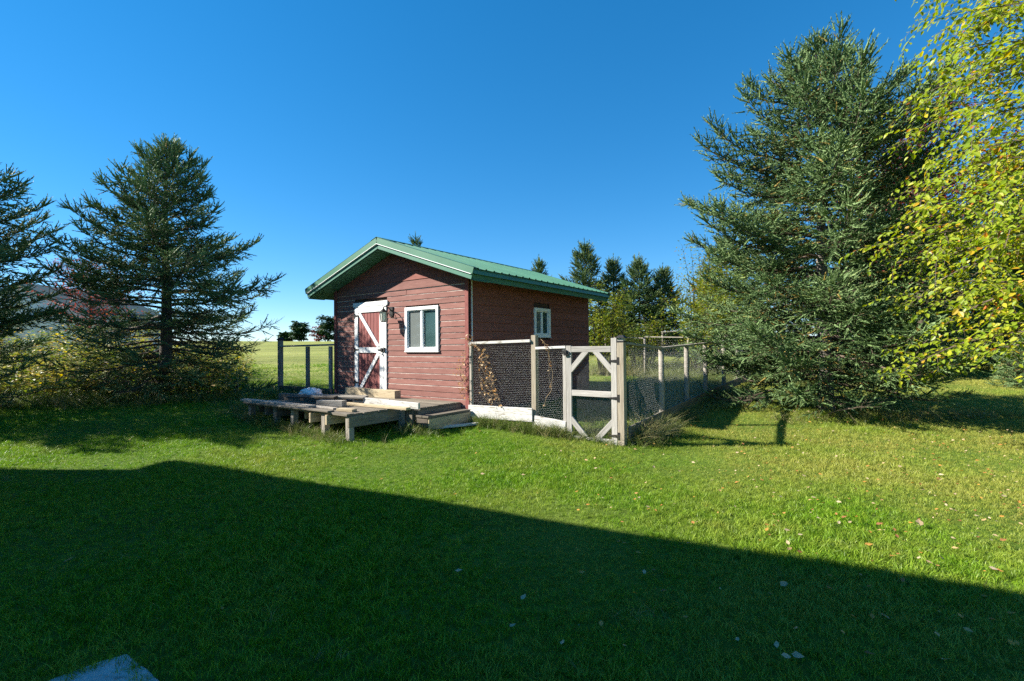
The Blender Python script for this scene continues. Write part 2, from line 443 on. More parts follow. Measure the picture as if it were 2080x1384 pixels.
def ground():
    xs = np.concatenate([-np.geomspace(500, 14, 26), np.linspace(-13.5, 13.5, 100), np.geomspace(14, 500, 26)])
    ys = np.concatenate([np.linspace(-60, -3, 12), np.linspace(-2.5, 16, 90), np.geomspace(16.5, 880, 60)])
    X, Y = np.meshgrid(xs, ys)
    Z = gh(X, Y)
    nx, ny = len(xs), len(ys)
    V = np.stack([X, Y, Z], -1).reshape(-1, 3)
    F = [(j*nx+i, j*nx+i+1, (j+1)*nx+i+1, (j+1)*nx+i) for j in range(ny-1) for i in range(nx-1)]
    me = mesh('ground', V, F, True)
    m, t, p, N, K = base_mat('turf')
    g = N('ShaderNodeNewGeometry')
    n = N('ShaderNodeTexNoise'); n.inputs['Scale'].default_value = .35; n.inputs['Detail'].default_value = 8; n.inputs['Roughness'].default_value = .7
    n2 = N('ShaderNodeTexNoise'); n2.inputs['Scale'].default_value = 9; n2.inputs['Detail'].default_value = 8; n2.inputs['Roughness'].default_value = .8
    K(g.outputs['Position'], n.inputs['Vector']); K(g.outputs['Position'], n2.inputs['Vector'])
    mixf = N('ShaderNodeMath'); mixf.operation = 'ADD'
    h1 = N('ShaderNodeMath'); h1.operation = 'MULTIPLY'; h1.inputs[1].default_value = .5
    h2 = N('ShaderNodeMath'); h2.operation = 'MULTIPLY'; h2.inputs[1].default_value = .5
    K(n.outputs['Fac'], h1.inputs[0]); K(n2.outputs['Fac'], h2.inputs[0]); K(h1.outputs[0], mixf.inputs[0]); K(h2.outputs[0], mixf.inputs[1])
    near = N('ShaderNodeValToRGB'); near.color_ramp.elements[0].position = .36; near.color_ramp.elements[1].position = .64
    near.color_ramp.elements[0].color = (.035, .085, .008, 1); near.color_ramp.elements[1].color = (.14, .19, .03, 1)
    farr = N('ShaderNodeValToRGB'); farr.color_ramp.elements[0].position = .36; farr.color_ramp.elements[1].position = .66
    farr.color_ramp.elements[0].color = (.13, .17, .03, 1); farr.color_ramp.elements[1].color = (.27, .26, .085, 1)
    K(mixf.outputs[0], near.inputs['Fac']); K(mixf.outputs[0], farr.inputs['Fac'])
    sx = N('ShaderNodeSeparateXYZ'); K(g.outputs['Position'], sx.inputs[0])
    mr = N('ShaderNodeMapRange'); mr.inputs['From Min'].default_value = 12; mr.inputs['From Max'].default_value = 20
    K(sx.outputs['Y'], mr.inputs['Value'])
    mx = N('ShaderNodeMixRGB'); K(mr.outputs[0], mx.inputs['Fac']); K(near.outputs[0], mx.inputs['Color1']); K(farr.outputs[0], mx.inputs['Color2'])
    # mown swaths of the field, running across it
    w = N('ShaderNodeTexNoise'); w.inputs['Scale'].default_value = 1; w.inputs['Detail'].default_value = 4
    mpw = N('ShaderNodeMapping'); mpw.inputs['Scale'].default_value = (.02, .5, 1); K(g.outputs['Position'], mpw.inputs['Vector']); K(mpw.outputs[0], w.inputs['Vector'])
    wr = N('ShaderNodeMapRange'); wr.inputs['From Min'].default_value = .35; wr.inputs['From Max'].default_value = .65; wr.inputs['To Min'].default_value = .8; wr.inputs['To Max'].default_value = 1.2
    K(w.outputs['Fac'], wr.inputs['Value'])
    hv = N('ShaderNodeHueSaturation'); K(wr.outputs[0], hv.inputs['Value']); K(mx.outputs[0], hv.inputs['Color'])
    K(hv.outputs[0], p.inputs['Base Color']); p.inputs['Roughness'].default_value = .95; p.inputs['Specular IOR Level'].default_value = .1
    bp = N('ShaderNodeBump'); bp.inputs['Strength'].default_value = .8; bp.inputs['Distance'].default_value = .05
    K(n2.outputs['Fac'], bp.inputs['Height']); K(bp.outputs[0], p.inputs['Normal'])
    link('ground', me, m, kind='structure', label='green lawn rising gently to a mown yellowish field', cat='ground')
ground()

# shed frame: local X runs along the front wall towards the gate, local Y towards the back
CA, SA = .811, -.585
SHED = Matrix(((CA, -SA, 0, -.753), (SA, CA, 0, 8.8), (0, 0, 1, 0), (0, 0, 0, 1)))
def W(x, y, z=0.0):
    return SHED @ Vector((x, y, z))
def to_local(x, y):
    dx, dy = x + .753, y - 8.8
    return CA * dx + SA * dy, -SA * dx + CA * dy

# ---------------------------------------------------------------- grass
def tuft_mesh(name, nb, hmin, hmax, wid, spread, lean, seed, seg=2):
    rg = random.Random(seed)
    V, F = [], []
    for _ in range(nb):
        a = rg.uniform(0, 6.283); r = spread * math.sqrt(rg.random())
        bx, by = r * math.cos(a), r * math.sin(a)
        h = rg.uniform(hmin, hmax); ln = lean * rg.uniform(.3, 1.3); az = rg.uniform(0, 6.283)
        face = rg.uniform(0, 6.283); wx, wy = math.cos(face) * wid / 2, math.sin(face) * wid / 2
        b0 = len(V)
        for k in range(seg + 1):
            s = k / seg
            cx = bx + math.cos(az) * ln * h * s * s; cy = by + math.sin(az) * ln * h * s * s; cz = h * (s - .25 * lean * s * s)
            if k < seg:
                q = 1 - .45 * s
                V += [(cx - wx*q, cy - wy*q, cz), (cx + wx*q, cy + wy*q, cz)]
            else:
                V.append((cx, cy, cz))
        for k in range(seg - 1):
            F.append((b0+2*k, b0+2*k+1, b0+2*k+3, b0+2*k+2))
        F.append((b0+2*seg-2, b0+2*seg-1, b0+2*seg))
    return mesh(name, V, F)

def grass_object(name, pts, scales, tufts, mat, label, cat, tilt=.25):
    me = bpy.data.meshes.new(name)
    me.vertices.add(len(pts)); me.vertices.foreach_set('co', np.asarray(pts, np.float32).ravel())
    a = me.attributes.new('sc', 'FLOAT', 'POINT'); a.data.foreach_set('value', np.asarray(scales, np.float32))
    me.materials.append(mat)
    ob = link(name, me, None, kind='stuff', label=label, cat=cat)
    ng = bpy.data.node_groups.new(name, 'GeometryNodeTree')
    ng.interface.new_socket('Geometry', in_out='INPUT', socket_type='NodeSocketGeometry')
    ng.interface.new_socket('Geometry', in_out='OUTPUT', socket_type='NodeSocketGeometry')
    N = ng.nodes.new; K = ng.links.new
    gi, go = N('NodeGroupInput'), N('NodeGroupOutput')
    jn = N('GeometryNodeJoinGeometry')
    for tm in tufts:
        tm.materials.append(mat)
        to = bpy.data.objects.new(tm.name, tm)
        oi = N('GeometryNodeObjectInfo'); oi.inputs['Object'].default_value = to; oi.inputs['As Instance'].default_value = True
        K(oi.outputs['Geometry'], jn.inputs[0])
    ip = N('GeometryNodeInstanceOnPoints'); ip.inputs['Pick Instance'].default_value = True
    rv = N('FunctionNodeRandomValue'); rv.data_type = 'FLOAT_VECTOR'
    rv.inputs[0].default_value = (-tilt, -tilt, 0); rv.inputs[1].default_value = (tilt, tilt, 6.283)
    at = N('GeometryNodeInputNamedAttribute'); at.data_type = 'FLOAT'; at.inputs['Name'].default_value = 'sc'
    K(gi.outputs[0], ip.inputs['Points']); K(jn.outputs[0], ip.inputs['Instance'])
    K(rv.outputs[0], ip.inputs['Rotation']); K(at.outputs[0], ip.inputs['Scale'])
    K(ip.outputs[0], go.inputs[0])
    md = ob.modifiers.new('scatter', 'NODES'); md.node_group = ng
    return ob

rng = np.random.default_rng(5)
def in_shed(x, y, pad=0.0):
    lx, ly = to_local(x, y)
    return (lx > -3.97 - pad) & (lx < pad) & (ly > -pad) & (ly < 4.58 + pad)

def lawn():
    P = []
    for y0, y1, dens in ((1.2, 3.5, 1500), (3.5, 5.5, 1100), (5.5, 8, 750), (8, 11, 420), (11, 16, 200), (16, 24, 60)):
        xw = 1.2 * y1 + 1.0
        n = int(dens * (y1 - y0) * 2 * xw)
        x = rng.uniform(-xw, xw, n); y = rng.uniform(y0, y1, n)
        k = (np.abs(x) < 1.2 * y + 1.0) & ~in_shed(x, y)
        k &= ~((np.abs((x + 1.83) * .76 + (y - 2.38) * -.65) < .0))
        # keep the concrete pad clear
        ex, ey = (x + 1.83), (y - 2.38)
        a = ex * .81 + ey * -.58; b = ex * -.70 + ey * -.71
        k &= ~((a > .06) & (a < 1) & (b > .055) & (b < 1))
        lx, ly = to_local(x, y)
        k &= ~((lx > .05) & (lx < 2.85) & (ly > .3) & (ly < 8) & (rng.random(n) < .5))
        x, y = x[k], y[k]
        sc = rng.uniform(.7, 1.25, len(x)) * np.clip(.9 + .35 * np.sin(x * 1.7 + 1) * np.sin(y * 1.3), .6, 1.4)
        P.append(np.stack([x, y, gh(x, y) - .004, sc * (1 + .03 * np.maximum(y - 6, 0))], 1))
    P = np.concatenate(P)
    tufts = [tuft_mesh('grass_tuft', 9, .025, .065, .0042, .035, .7, s) for s in range(5)]
    grass_object('lawn_grass', P[:, :3], P[:, 3], tufts, M_GRASS, 'short mown green lawn grass in front of the shed', 'grass')
lawn()

def rank_grass():
    """unmown grass along fences, deck and tree skirts; dry tall grass in the pen"""
    L = []
    def strip(x0, y0, x1, y1, n, wdt, smin, smax, local=True):
        t = rng.random(n)
        lx = x0 + (x1 - x0) * t; ly = y0 + (y1 - y0) * t
        if local:
            lx, ly = lx + rng.normal(0, wdt, n), ly + rng.normal(0, wdt, n)
            X = -.753 + CA * lx - SA * ly; Y = 8.8 + SA * lx + CA * ly
        else:
            X, Y = lx + rng.normal(0, wdt, n), ly + rng.normal(0, wdt, n)
        s = rng.uniform(smin, smax, n)
        L.append(np.stack([X, Y, gh(X, Y) - .01, s], 1))
    strip(.25, -.16, 2.0, -.14, 420, .07, .45, .95)
    strip(1.9, -.1, 2.9, -.05, 130, .08, .35, .7)
    strip(2.0, .25, 2.8, .3, 160, .15, .4, .9)
    strip(3.04, .1, 3.08, 1.0, 240, .12, .5, 1.1)
    strip(3.0, 1.0, 3.05, 6.0, 420, .14, .5, 1.1)
    strip(-3.6, -2.2, -.5, -2.25, 330, .10, .3, .8)
    strip(-3.4, -1.5, -.3, -1.2, 260, .35, .3, .8)
    strip(-.5, -1.2, .2, -1.15, 110, .08, .35, .9)
    strip(-6.3, -.2, -4.0, -.3, 420, .3, .5, 1.2)
    strip(-5.2, -1.4, -3.7, -1.9, 260, .25, .4, 1.0)
    strip(-13, 10.6, -6.5, 11.6, 900, .4, .5, 1.3, False)
    strip(4.6, 8.6, 8.8, 8.9, 420, .25, .3, .7, False)
    n = 900
    Y = rng.uniform(2.2, 11, n); X = rng.uniform(-1.05, 1.05, n) * Y
    k = ~in_shed(X, Y, .2); X, Y = X[k], Y[k]
    cl = np.sin(X * 2.1 + 3) * np.sin(Y * 1.7 + X) + rng.normal(0, .5, len(X)) > .1
    X, Y = X[cl], Y[cl]
    L.append(np.stack([X, Y, gh(X, Y) - .01, rng.uniform(.18, .36, len(X))], 1))
    A = np.concatenate(L)
    tufts = [tuft_mesh('rank_tuft', 10, .16, .36, .0065, .06, .9, 20 + s, 3) for s in range(4)]
    grass_object('rank_grass', A[:, :3], A[:, 3], tufts, M_TUFT, 'rank unmown grass along the fence foot and under the deck', 'grass', .35)
    L.clear()
    n = 2600
    lx = rng.uniform(.3, 2.85, n); ly = rng.uniform(1.0, 9.0, n)
    k = ~((lx < .4) & (ly < 4.6))
    strip(0, 0, 0, 0, 1, 0, 1, 1); L.clear()
    lx, ly = lx[k], ly[k]
    X = -.753 + CA * lx - SA * ly; Y = 8.8 + SA * lx + CA * ly
    s = rng.uniform(.45, 1.0, len(X)) * np.clip((ly - .6) / 3, .35, 1.0)
    L.append(np.stack([X, Y, gh(X, Y) - .01, s], 1))
    n = 2200
    lx = rng.uniform(-2.5, 6.5, n); ly = rng.uniform(8.5, 14, n)
    X = -.753 + CA * lx - SA * ly; Y = 8.8 + SA * lx + CA * ly
    L.append(np.stack([X, Y, gh(X, Y) - .01, rng.uniform(.7, 1.3, n)], 1))
    strip(3.06, .1, 3.14, .95, 150, .10, .4, .95)
    A = np.concatenate(L)
    tufts = [tuft_mesh('tall_tuft', 11, .28, .6, .006, .07, 1.15, 40 + s, 4) for s in range(4)]
    grass_object('tall_dry_grass', A[:, :3], A[:, 3], tufts, M_TALL, 'tall straw-coloured grass growing inside the wire pen', 'grass', .3)
rank_grass()

# ---------------------------------------------------------------- foliage machinery
def shoot_template(n=9):
    """one year's growth: an opaque tapering core with needles standing off it"""
    rg = random.Random(3)
    T = []
    C = [Vector((0, .085*math.cos(a), .085*math.sin(a))) for a in (0, 2.094, 4.189)]
    tip = Vector((.93, 0, 0))
    for k in range(3):
        T.append([C[k], C[(k+1) % 3], tip])
    for i in range(n):
        s = i / (n - 1)
        a = i * 2.39996
        rad = Vector((0, math.cos(a), math.sin(a)))
        d = (Vector((.95, 0, 0)) + rad * (.8 - .35 * s)).normalized()
        side = d.cross(rad).normalized()
        ln = .24 * rg.uniform(.8, 1.2); w = .10
        b = Vector((.04 + .84 * s, 0, 0))
        T.append([b - side * w / 2, b + side * w / 2, b + d * ln])
    return np.array([[tuple(v) for v in t] for t in T])
SHOOT = shoot_template()
LEAF = np.array([[(0, 0, 0), (.30, .30, .09), (.68, .22, .07), (1, 0, 0)], [(0, 0, 0), (1, 0, 0), (.68, -.22, .07), (.30, -.30, .09)]])

def place(template, P, D, U, S):
    """copies of a template (faces,k,3) with X along D, Z near U, scaled S"""
    P = np.asarray(P, float); D = np.asarray(D, float); U = np.asarray(U, float); S = np.asarray(S, float)
    D = D / np.maximum(np.linalg.norm(D, axis=1, keepdims=True), 1e-9)
    Y = np.cross(U, D); Y /= np.maximum(np.linalg.norm(Y, axis=1, keepdims=True), 1e-9)
    Z = np.cross(D, Y)
    B = np.stack([D, Y, Z], 1)                       # N,3(axis),3
    T = template.reshape(-1, 3)
    out = np.einsum('tk,nkj->ntj', T, B) * S[:, None, None] + P[:, None, :]
    return out

def rot_about(v, axis, ang):
    return Matrix.Rotation(ang, 3, axis) @ v

def spruce(base, H, Rad, seed, nl, label, mat=None, shoot=.17, gap=.13, skirt=.05, dead=.0, lean=(0, 0), group=None,
           name='spruce_tree', trunk_r=None, full=1.35, sub_gap=.11, leaders=3, bare=0, bark=None, nup=2):
    rg = random.Random(seed)
    base = Vector(base)
    t = root(name, Matrix.Translation(base), label, 'tree', group)
    tr = trunk_r or H * .016
    mb = MB()
    pts = [Vector((lean[0]*s*s + .02*math.sin(s*9+seed), lean[1]*s*s, H * s * .97 - .15*(s == 0))) for s in [i/12 for i in range(13)]]
    mb.tube(pts, [tr * (1.25 if i == 0 else 1) * (1 - i/12) ** .8 + .008 for i in range(13)], 9)
    mb.build('trunk', bark or M_BARK, t, True)
    def axis(z):
        s = max(0, min(1, z / (H * .97)))
        return Vector((lean[0]*s*s, lean[1]*s*s, z))
    A0, A1, Ra, Rb = [], [], [], []
    SP, SD, SU, SS, ST = [], [], [], [], []
    def shoot_at(p, d, s, tint):
        SP.append(p); SD.append(d); SU.append((rg.uniform(-1, 1), rg.uniform(-1, 1), rg.uniform(-1, 1) + .3)); SS.append(s); ST.append(tint)
    def limb(z, az, ln, e0, curl, dry):
        p = axis(z); nseg = max(4, int(ln / .18)); step = ln / nseg
        hd = Vector((math.cos(az), math.sin(az), 0))
        r0 = .006 + .009 * ln
        wob = rg.uniform(-.25, .25)
        tone = rg.uniform(-.16, .16)
        nextsub = ln * rg.uniform(.16, .28) if not dry else ln * .35
        side = 1
        for i in range(nseg):
            s = i / nseg
            e = e0 + curl * s * s - .25 * math.sin(math.pi * min(1, s * 1.3)) * (1 if e0 < .5 else .3)
            a2 = az + wob * s
            d = Vector((math.cos(a2) * math.cos(e), math.sin(a2) * math.cos(e), math.sin(e)))
            q = p + d * step
            A0.append(p); A1.append(q); Ra.append(r0 * (1 - s) + .003); Rb.append(r0 * (1 - s - 1/nseg) + .003)
            while nextsub <= (i + 1) * step + 1e-6:
                f = nextsub / ln
                o = p + d * (nextsub - i * step)
                for sd in ((1, -1) + ((.45, -.45)[:nup] if rg.random() < .5 else ())):
                    sl_ = min(.95, .46 * ln * (1 - f) + .17) * rg.uniform(.65, 1.15)
                    upn = Vector((0, 0, 1))
                    dd = rot_about(d, upn, sd * rg.uniform(.8, 1.25))
                    dd = (dd + Vector((0, 0, rg.uniform(-.3, .4) if abs(sd) == 1 else rg.choice([rg.uniform(-1.1, -.5), rg.uniform(.5, 1.0)])))).normalized()
                    if abs(sd) < 1:
                        sl_ *= .6
                    if dry and rg.random() < .65:
                        A0.append(o); A1.append(o + dd * sl_); Ra.append(.004); Rb.append(.0015)
                        continue
                    A0.append(o); A1.append(o + dd * sl_ * .9); Ra.append(.0045); Rb.append(.002)
                    ns = max(1, int(sl_ / sub_gap))
                    for k in range(ns):
                        pp = o + dd * sl_ * (k + .4) / ns
                        for s2 in (1, -1):
                            d3 = rot_about(dd, upn, s2 * rg.uniform(.45, 1.2))
                            d3 = (d3 + Vector((rg.uniform(-.2, .2), rg.uniform(-.2, .2), rg.uniform(-.6, .6)))).normalized()
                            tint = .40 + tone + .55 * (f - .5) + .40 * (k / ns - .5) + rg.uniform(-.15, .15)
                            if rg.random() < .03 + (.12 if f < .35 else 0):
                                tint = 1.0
                            shoot_at(pp, d3, shoot * rg.uniform(.65, 1.1), tint)
                    shoot_at(o + dd * sl_ * .85, dd + Vector((0, 0, .2)), shoot * rg.uniform(.9, 1.25), .6 + tone + rg.uniform(-.1, .2))
                nextsub += gap * rg.uniform(.75, 1.3)
            if not dry and s > .3:
                shoot_at(p, (d + Vector((rg.uniform(-.5, .5), rg.uniform(-.5, .5), rg.uniform(.2, .8)))).normalized(), shoot, .5 + tone)
            p = q
        if not dry:
            for k in range(3):
                shoot_at(p - d * .06 * k, (d + Vector((rg.uniform(-.35, .35), rg.uniform(-.35, .35), rg.uniform(.0, .35)))).normalized(), shoot * rg.uniform(1.1, 1.6), .72 + rg.uniform(-.1, .1))
    for i in range(nl):
        f = (i + rg.random()) / nl
        hf = skirt + (.985 - skirt) * f
        prof = min(1, full * (1 - hf) ** .75) * (.84 + .16 * min(1, hf / .2))
        ln = max(.22, Rad * prof * rg.choice([rg.uniform(.55, .9), rg.uniform(.85, 1.12), rg.uniform(.9, 1.12)]))
        az = i * 2.39996 + rg.uniform(-.5, .5)
        e0 = -.12 + .85 * hf ** 1.2 + rg.uniform(-.12, .12)
        limb(H * hf, az, ln, e0, .5 - .1 * hf, hf < dead and rg.random() < .8)
    for _ in range(bare):
        limb(H * rg.uniform(.05, .35), rg.uniform(0, 6.28), Rad * rg.uniform(.4, .85), rg.uniform(-.25, .05), .1, True)
    for k in range(leaders):
        a = rg.uniform(0, 6.28); rr = (.10 + .05 * H / 7) * (k > 0)
        p = axis(H * (.95 - .03 * (k > 0))) + Vector((rr * math.cos(a), rr * math.sin(a), 0))
        q = p + Vector((rr * math.cos(a), rr * math.sin(a), H * rg.uniform(.05, .085)))
        A0.append(p); A1.append(q); Ra.append(.008); Rb.append(.003)
        for j in range(7):
            o = p.lerp(q, j / 6)
            for _k in range(2 if j < 6 else 4):
                shoot_at(o, Vector((rg.uniform(-.7, .7), rg.uniform(-.7, .7), rg.uniform(.7, 1.1))), shoot * rg.uniform(.7, 1.1), .65)
        shoot_at(q, (0, 0, 1), shoot * 1.5, .7)
    link('limbs', npmesh('limbs', sticks([tuple(v) for v in A0], [tuple(v) for v in A1], Ra, Rb, 4), 4), M_TWIG, t)
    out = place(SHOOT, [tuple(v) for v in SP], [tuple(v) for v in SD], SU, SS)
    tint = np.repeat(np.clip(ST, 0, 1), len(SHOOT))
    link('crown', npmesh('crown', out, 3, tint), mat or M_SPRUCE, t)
    return t

def leafy(base, H, Rad, seed, nst, nleaf, leaf, mat, label, name='leafy_shrub', cat='shrub', group=None, stem_mat=None, spread=.5,
          zlo=.15, tint=(0, 1), shape='bush', stem_r=None, twigs=6, kind=None):
    """multi-stemmed shrub or small broadleaf tree with separate leaves"""
    rg = random.Random(seed)
    base = Vector(base)
    t = root(name, Matrix.Translation(base), label, cat, group)
    if kind:
        t['kind'] = kind
    A0, A1, Ra, Rb = [], [], [], []
    P, D, U, S, T = [], [], [], [], []
    mbt = MB()
    ends = []
    if shape == 'tree':
        mbt.tube([(0, 0, -.1), (.03*H*.1, 0, H*.35), (0, .02*H*.1, H*.8)], [stem_r or H*.018, H*.013, H*.004], 8)
        for i in range(nst):
            z = H * rg.uniform(zlo if shape == 'tree' and zlo < .15 else .28, .85); a = i * 2.4 + rg.uniform(-.4, .4); f = z / H
            ln = Rad * (1.15 - .8 * abs(f - .42)) * rg.uniform(.7, 1.1)
            ends.append((Vector((0, 0, z)), a, ln, rg.uniform(-.15, .45) if zlo < .15 else rg.uniform(.35, .8)))
    else:
        for i in range(nst):
            a = rg.uniform(0, 6.283); r = Rad * .25 * math.sqrt(rg.random())
            ends.append((Vector((r*math.cos(a), r*math.sin(a), -.05)), a, H * rg.uniform(.6, 1.05), math.pi/2 - spread * rg.uniform(.1, 1) * Rad / H * 1.6))
    for o, a, ln, e in ends:
        n = 7; p = o; br = []
        for k in range(n):
            s = k / n
            ee = e + rg.uniform(-.12, .12) + (.1 * s if shape == 'tree' else 0)
            aa = a + rg.uniform(-.2, .2)
            q = p + Vector((math.cos(aa)*math.cos(ee), math.sin(aa)*math.cos(ee), math.sin(ee))) * ln / n
            rr = (.004 + .006 * ln) if shape != 'tree' else (.006 + .012 * ln)
            A0.append(p); A1.append(q); Ra.append(rr*(1-s)+.002); Rb.append(rr*(1-s-1/n)+.002)
            br.append((p, q)); p = q
        per = max(3, nleaf // len(ends))
        for k in range(per):
            i = min(n-1, int((rg.random() ** .7) * n))
            if shape != 'tree' and i / n < zlo:
                i = n - 1
            a0, b0 = br[i]
            c = a0.lerp(b0, rg.random())
            sp = (Rad * .22 if shape != 'tree' else Rad * .20) * rg.random() ** .5
            aa = rg.uniform(0, 6.283); el = rg.uniform(-.6, .8)
            off = Vector((math.cos(aa)*math.cos(el), math.sin(aa)*math.cos(el), math.sin(el)))
            c2 = c + off * sp
            if k % twigs == 0:
                A0.append(c); A1.append(c2); Ra.append(.003); Rb.append(.0015)
            P.append(c2); D.append((off.x + rg.uniform(-.6, .6), off.y + rg.uniform(-.6, .6), rg.uniform(-.8, .4)))
            U.append((rg.uniform(-.5, .5), rg.uniform(-.5, .5), 1)); S.append(leaf * rg.uniform(.6, 1.25))
            T.append(min(1, max(0, tint[0] + (tint[1]-tint[0]) * rg.random() ** 1.2)))
    if mbt.v:
        mbt.build('trunk', stem_mat or M_TWIG, t, True)
    link('stems' if shape != 'tree' else 'limbs', npmesh('stems', sticks([tuple(v) for v in A0], [tuple(v) for v in A1], Ra, Rb, 3), 4), stem_mat or M_TWIG, t)
    out = place(LEAF, [tuple(v) for v in P], D, U, S)
    link('crown', npmesh('crown', out, 4, np.repeat(T, 2)), mat, t)
    return t

def G(x, y):
    return (x, y, g1(x, y))

# ---------------------------------------------------------------- the big trees
spruce(G(-8.75, 12.5), 6.35, 2.75, 11, 112, 'broad blue-green spruce standing left of the shed behind the lawn', shoot=.20, skirt=.07, dead=.40, bare=30, gap=.145, full=1.4, trunk_r=.15)
spruce(G(-12.2, 9.7), 6.2, 2.75, 12, 100, 'dark spruce cut off by the picture edge, branches only', shoot=.20, skirt=.05, dead=.20, bare=20, gap=.155, full=1.9, trunk_r=.14)
spruce(G(6.05, 9.6), 6.95, 2.55, 13, 128, 'tall spruce right of the pen with pale trunk showing through', shoot=.19, skirt=.035, dead=.10, bare=14, gap=.14, full=2.0, leaders=9, trunk_r=.13, bark=M_BARKPALE)

def birch():
    rg = random.Random(77)
    base = Vector(G(7.2, 5.35))
    t = root('birch_tree', Matrix.Translation(base), 'birch with yellow-green leaves on long drooping twigs', 'tree')
    H = 8.6
    mb = MB()
    mb.tube([(0, 0, -.2), (.03, .02, 1.2), (-.05, .03, 3), (-.02, 0, 5.5), (.05, 0, H)], [.15, .125, .105, .07, .01], 12)
    mb.build('trunk', M_BIRCHBARK, t, True)
    A0, A1, Ra, Rb = [], [], [], []
    P, D, U, S, T = [], [], [], [], []
    nb = 150
    for i in range(nb):
        z = 1.3 + (H - 1.6) * ((i + rg.random()) / nb) ** 1.05
        a = math.pi + rg.uniform(-1.35, 1.35) if i % 8 else rg.uniform(0, 6.28)
        f = z / H
        ln = (2.75 - 1.6 * max(0, f - .35)) * rg.uniform(.7, 1.1)
        p = Vector((0, 0, z)); n = 12; e = rg.uniform(.1, .95); dr = rg.uniform(.7, 2.0)
        for k in range(n):
            s = k / n
            ee = max(-1.35, e - dr * s ** 1.4)
            aa = a + .25 * math.sin(k * .9 + i)
            q = p + Vector((math.cos(aa)*math.cos(ee), math.sin(aa)*math.cos(ee), math.sin(ee))) * ln / n
            A0.append(p); A1.append(q); Ra.append(.016*(1-s)+.003); Rb.append(.016*(1-s-1/n)+.003)
            if s > .2:
                for _ in range(3):
                    # drooping twig with leaves set alternately
                    ta = aa + rg.uniform(-1.9, 1.9); tl = rg.uniform(.2, .75); m = int(tl / .042)
                    o = p.lerp(q, rg.random()); te = rg.uniform(-.4, .6); drp = rg.uniform(.5, 1.7)
                    sd = 1
                    for j in range(m):
                        te2 = te - drp * (j / m) ** 1.2
                        d = Vector((math.cos(ta)*math.cos(te2), math.sin(ta)*math.cos(te2), math.sin(te2)))
                        o2 = o + d * (tl / m)
                        if j % 3 == 0:
                            o_ = o
                        if j % 3 == 2 or j == m - 1:
                            A0.append(o_); A1.append(o2); Ra.append(.0022); Rb.append(.0018)
                        sd = -sd
                        side = Vector((-math.sin(ta), math.cos(ta), 0)) * sd
                        ld = d * .5 + side * .8 + Vector((0, 0, rg.uniform(-.9, .0)))
                        P.append(o2 + side * .01); D.append(tuple(ld)); U.append((rg.uniform(-.7, .7) - .3, rg.uniform(-.7, .7) - .3, 1))
                        S.append(.074 * rg.uniform(.55, 1.25))
                        depth = 1 - s
                        T.append(min(1, max(0, rg.gauss(.36 + .2 * (s < .55), .2))) if rg.random() > .05 else rg.uniform(.85, 1))
                        o = o2
            p = q
    link('limbs', npmesh('limbs', sticks([tuple(v) for v in A0], [tuple(v) for v in A1], Ra, Rb, 3), 4), M_TWIG, t)
    link('crown', npmesh('crown', place(LEAF, [tuple(v) for v in P], D, U, S), 4, np.repeat(T, 2)), M_BIRCH, t)
birch()
# trees behind the pen, apex pixel heights give their sizes
for (x, y, H, Rd, sd, lab) in (
        (4.45, 30.0, 6.5, 2.2, 31, 'tallest of the dark spruces in the row behind the pen'),
        (6.3, 30.5, 5.6, 1.5, 32, 'narrow spruce with a thin bare leader in the row behind the pen'),
        (7.5, 29.0, 5.35, 2.0, 33, 'full dark spruce in the middle of the row behind the pen'),
        (9.05, 29.5, 4.9, 1.8, 34, 'shorter spruce closing the row beside the yellow shrubs'),
        (1.9, 34.0, 6.1, 1.6, 35, 'spruce whose top just shows over the green roof'),
        (-6.4, 33.0, 7.6, 1.0, 36, 'spruce of which only the leader tip shows above the ridge')):
    spruce(G(x, y), H, Rd, sd, 70, lab, M_SPRUCEDARK, shoot=.38, gap=.22, sub_gap=.17, nup=1, skirt=.05, group='spruces beyond the pen', full=1.25, leaders=2)
for (x, y, H, Rd, sd, lab) in (
        (13.2, 16.5, 6.5, 2.4, 41, 'dark spruce standing behind the birch leaves and the tall spruce'),
        (17.5, 17.5, 7.5, 2.6, 42, 'blue-green spruce seen in gaps of the birch leaves'),
        (21.5, 20.0, 7.0, 2.6, 43, 'dark spruce behind the birch at the picture edge'),
        (15.6, 22.0, 8.5, 2.6, 44, 'far dark spruce behind the birch, hidden up to its top')):
    spruce(G(x, y), H, Rd, sd, 75, lab, M_SPRUCEDARK, shoot=.40, gap=.24, sub_gap=.19, nup=1, skirt=.03, group='spruces behind the birch', full=1.35)
for (x, y, H, Rd, sd, lab) in (
        (13.5, 31.0, 7.0, 2.8, 46, 'distant spruce in the gap left of the tall spruce trunk'),
        (18.0, 33.0, 8.0, 3.0, 47, 'distant spruce behind the tall spruce, first of the far wood'),
        (22.5, 31.0, 7.5, 3.0, 48, 'distant spruce behind the tall spruce, second of the far wood'),
        (27.5, 32.0, 8.5, 3.2, 49, 'distant spruce behind the birch twigs in the far wood'),
        (33.0, 32.0, 8.0, 3.2, 50, 'last distant spruce of the far wood at the picture edge')):
    spruce(G(x, y), H, Rd, sd, 62, lab, M_SPRUCEDARK, shoot=.55, gap=.36, sub_gap=.26, skirt=.02, group='spruces of the far wood', full=1.4, leaders=1, nup=0)
spruce(G(13.1, 12.6), 1.0, .75, 45, 34, 'small rounded evergreen low at the far lawn edge', M_SPRUCE, shoot=.16, gap=.12, skirt=.03, name='dwarf_spruce', full=2)

